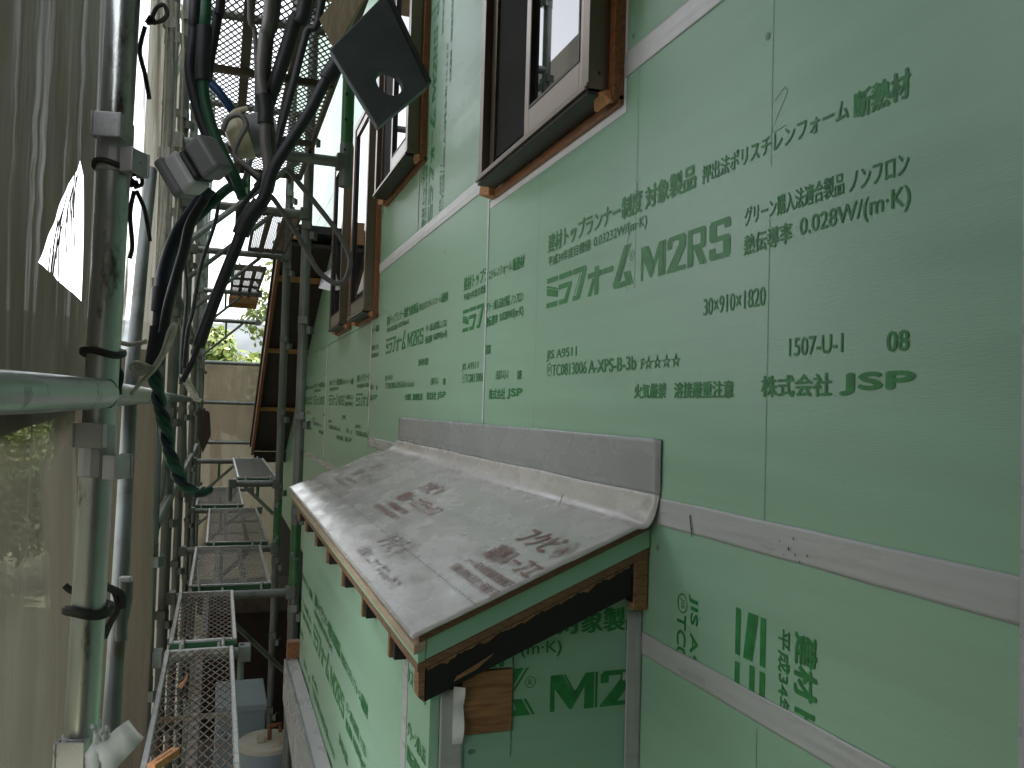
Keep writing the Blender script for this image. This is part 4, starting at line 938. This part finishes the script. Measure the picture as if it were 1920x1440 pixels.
# pale block coupler low on the foreground pole is part of that pole
# scraps on the walkway
t = thing("wood_offcut", "pale wooden offcut lying across the nearest walkway mesh", "wood offcut", atZ(305, 1425, -.89))
q = MB(); a = atZ(283, 1440, -.882); b = atZ(330, 1408, -.882); q.bar(a, b, .022, .018); obj("piece", q, M['timber_end'], t, bevel=.001)
q = MB(); q.bar(a.lerp(b, .2)+Vector((.0, .0, .0098)), a.lerp(b, .8)+Vector((0, 0, .0098)), .003, .001); obj("saw_mark", q, M['wood'], t)
mb = MB(); c = [atZ(332, 1288, -.890), atZ(341, 1292, -.890), atZ(352, 1272, -.884), atZ(352, 1262, -.880), atZ(344, 1276, -.888)]; mb.add(c, [(0,1,2,3,4)])
tag(obj("wood_chip", mb, M['timber_end'], None, solid=.002), "small split wood chip on the nearest walkway mesh", "wood chip")

# ================================================================ GROUND AND YARD
mb = MB(); mb.grid(lambda i, j: (-900+1800*i, -300+2000*j, GZ), 4, 4); struct("ground", mb, M['ground'])
mb = MB(); mb.box((-.15, -2, GZ-.2), (1.5, 12, GZ+.012)); struct("concrete_path", mb, M['concrete'])
t = thing("oil_tank", "blue-grey box tank standing below the walkways", "tank", (.25, 6.0, GZ))
f0 = atZ(445, 1272, -1.9); 
mb = MB(); mb.box((.055, 5.55, GZ), (.36, 6.05, -1.93)); obj("body", mb, M['tank'], t, bevel=.012)
q = MB(); q.box((.050, 5.54, -1.965), (.365, 6.06, -1.918)); obj("lid", q, M['tank'], t, bevel=.008)
q = MB()
for dx, dz in ((.10, -.18), (.16, -.17), (.12, -.21)): q.tube([(dx, 5.552, -1.9+dz), (dx, 5.545, -1.9+dz)], .006, 8)
obj("rivet", q, M['void'], t)
t = thing("pump_tank", "round tank with a rust-stained cream lid below the bay", "tank", (.33, 4.95, GZ))
cx, cy = .335, 4.98
mb = MB(); mb.tube([(cx, cy, GZ), (cx, cy, -1.96)], .150, 36); obj("body", mb, M['tank'], t, True)
q = MB(); q.tube([(cx, cy, -1.96), (cx, cy, -1.935), (cx, cy, -1.928)], [.163, .163, .155], 40); obj("lid", q, M['lid'], t, True)
q = MB(); q.tube([(cx+.01, cy, -1.928), (cx+.01, cy, -1.85)], .012, 10); q.tube([(cx+.01, cy, -1.855), (cx+.07, cy+.02, -1.855), (cx+.07, cy+.02, -1.9)], .012, 10); obj("pipe", q, M['brass'], t, True)
q = MB(); q.box((cx-.06, cy-.05, -1.927), (cx-.02, cy+.01, -1.885)); obj("switch_box", q, M['lid'], t, bevel=.004)
t = thing("shed", "dark shed wall far below beyond the walkways", "shed", (.3, 9, GZ))
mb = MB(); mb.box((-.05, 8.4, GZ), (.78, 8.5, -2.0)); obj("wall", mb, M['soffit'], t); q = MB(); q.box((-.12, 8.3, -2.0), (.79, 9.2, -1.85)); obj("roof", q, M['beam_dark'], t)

# ---- vegetation
def tree(x, y, top, rad, label, leaf='leaf', n=2600, ls=.10, seed=0, squash=.8, trunk=True, name="tree"):
    rnd = random.Random(seed); t = thing(name, label, "tree", (x, y, GZ), "trees beyond the scaffold")
    cz_ = top-rad*squash
    mb = MB(); base = Vector((x, y, GZ)); cc_ = Vector((x, y, cz_))
    mb.tube(spline([base, base.lerp(cc_, .5)+Vector((.1, 0, 0)), cc_], 4), [.16-.011*k for k in range(9)], 8)
    lumps = []
    for k in range(14):
        d = Vector((rnd.gauss(0, 1), rnd.gauss(0, 1), rnd.gauss(0, .8))).normalized()*rad*rnd.uniform(.35, .8); d.z *= squash
        lumps.append((cc_+d, rad*rnd.uniform(.28, .48))); mb.tube([cc_.lerp(base, .25), cc_+d*.5, cc_+d*.95], [.06, .035, .015], 6)
    obj("trunk", mb, M['bark'], t, True)
    q = MB()
    for k in range(n):
        c, r = lumps[k % len(lumps)]
        d = Vector((rnd.gauss(0, 1), rnd.gauss(0, 1), rnd.gauss(0, 1))).normalized(); p_ = c+d*r*rnd.uniform(.55, 1.08)
        nrm = (d+Vector((rnd.uniform(-.8, .8), rnd.uniform(-.8, .8), rnd.uniform(-.3, .9)))).normalized()
        a = nrm.orthogonal().normalized(); a = Matrix.Rotation(rnd.uniform(0, 6.28), 3, nrm) @ a; b = nrm.cross(a); s = ls*rnd.uniform(.6, 1.3)
        q.add([p_-a*s, p_-b*s*.45, p_+a*s, p_+b*s*.45], [(0,1,2,3)])
    obj("crown", q, M[leaf], t); return t
tree(-.1, 17, 1.38, 1.5, "bright yellow-green bush left of the eave above the far sheet", 'leaf', 8000, .10, 1)
tree(1.7, 18, 1.85, 1.7, "darker green bush half behind the dark eave", 'leaf_b', 7000, .10, 2)
tree(2.35, 24, 4.6, 2.0, "taller tree showing beside the dark eave under the overhead plank", 'leaf', 2600, .13, 3)
tree(-2.6, 21, 1.6, 2.0, "broad bush behind the pale outer sheet", 'leaf', 2400, .12, 4)
tree(-5.0, 25, .3, 2.4, "sunlit foliage behind the thin sheet at lower left", 'leaf', 4200, .15, 5)
tree(-7.4, 29, .6, 2.8, "larger sunlit foliage farther left behind the thin sheet", 'leaf', 4200, .17, 7)
tree(-4.4, 32, .2, 2.6, "darker foliage behind the foreground pole", 'leaf_b', 3600, .16, 6)
tree(-10.5, 30, .9, 3.0, "foliage at the far left edge behind the thin sheet", 'leaf', 3600, .17, 8)
tree(-3.2, 14, -.35, 1.5, "shaded low bush nearest behind the thin lower-left sheet", 'leaf_b', 4500, .08, 9)
tree(-2.3, 16, -.25, 1.6, "shaded bush between the foreground pole and the lower-left foliage", 'leaf', 4500, .09, 10)
mb = MB()
def hill(i, j):
    x = -500+1000*i; y = 420+260*j; return (x, y, GZ+(58+16*noise.noise((x*.008, 3, 0))+3*noise.noise((x*.08, y*.05, 1)))*math.sin(min(1, j*1.3)*math.pi/2))
mb.grid(hill, 160, 16); struct("hill", mb, M['hill'], True)
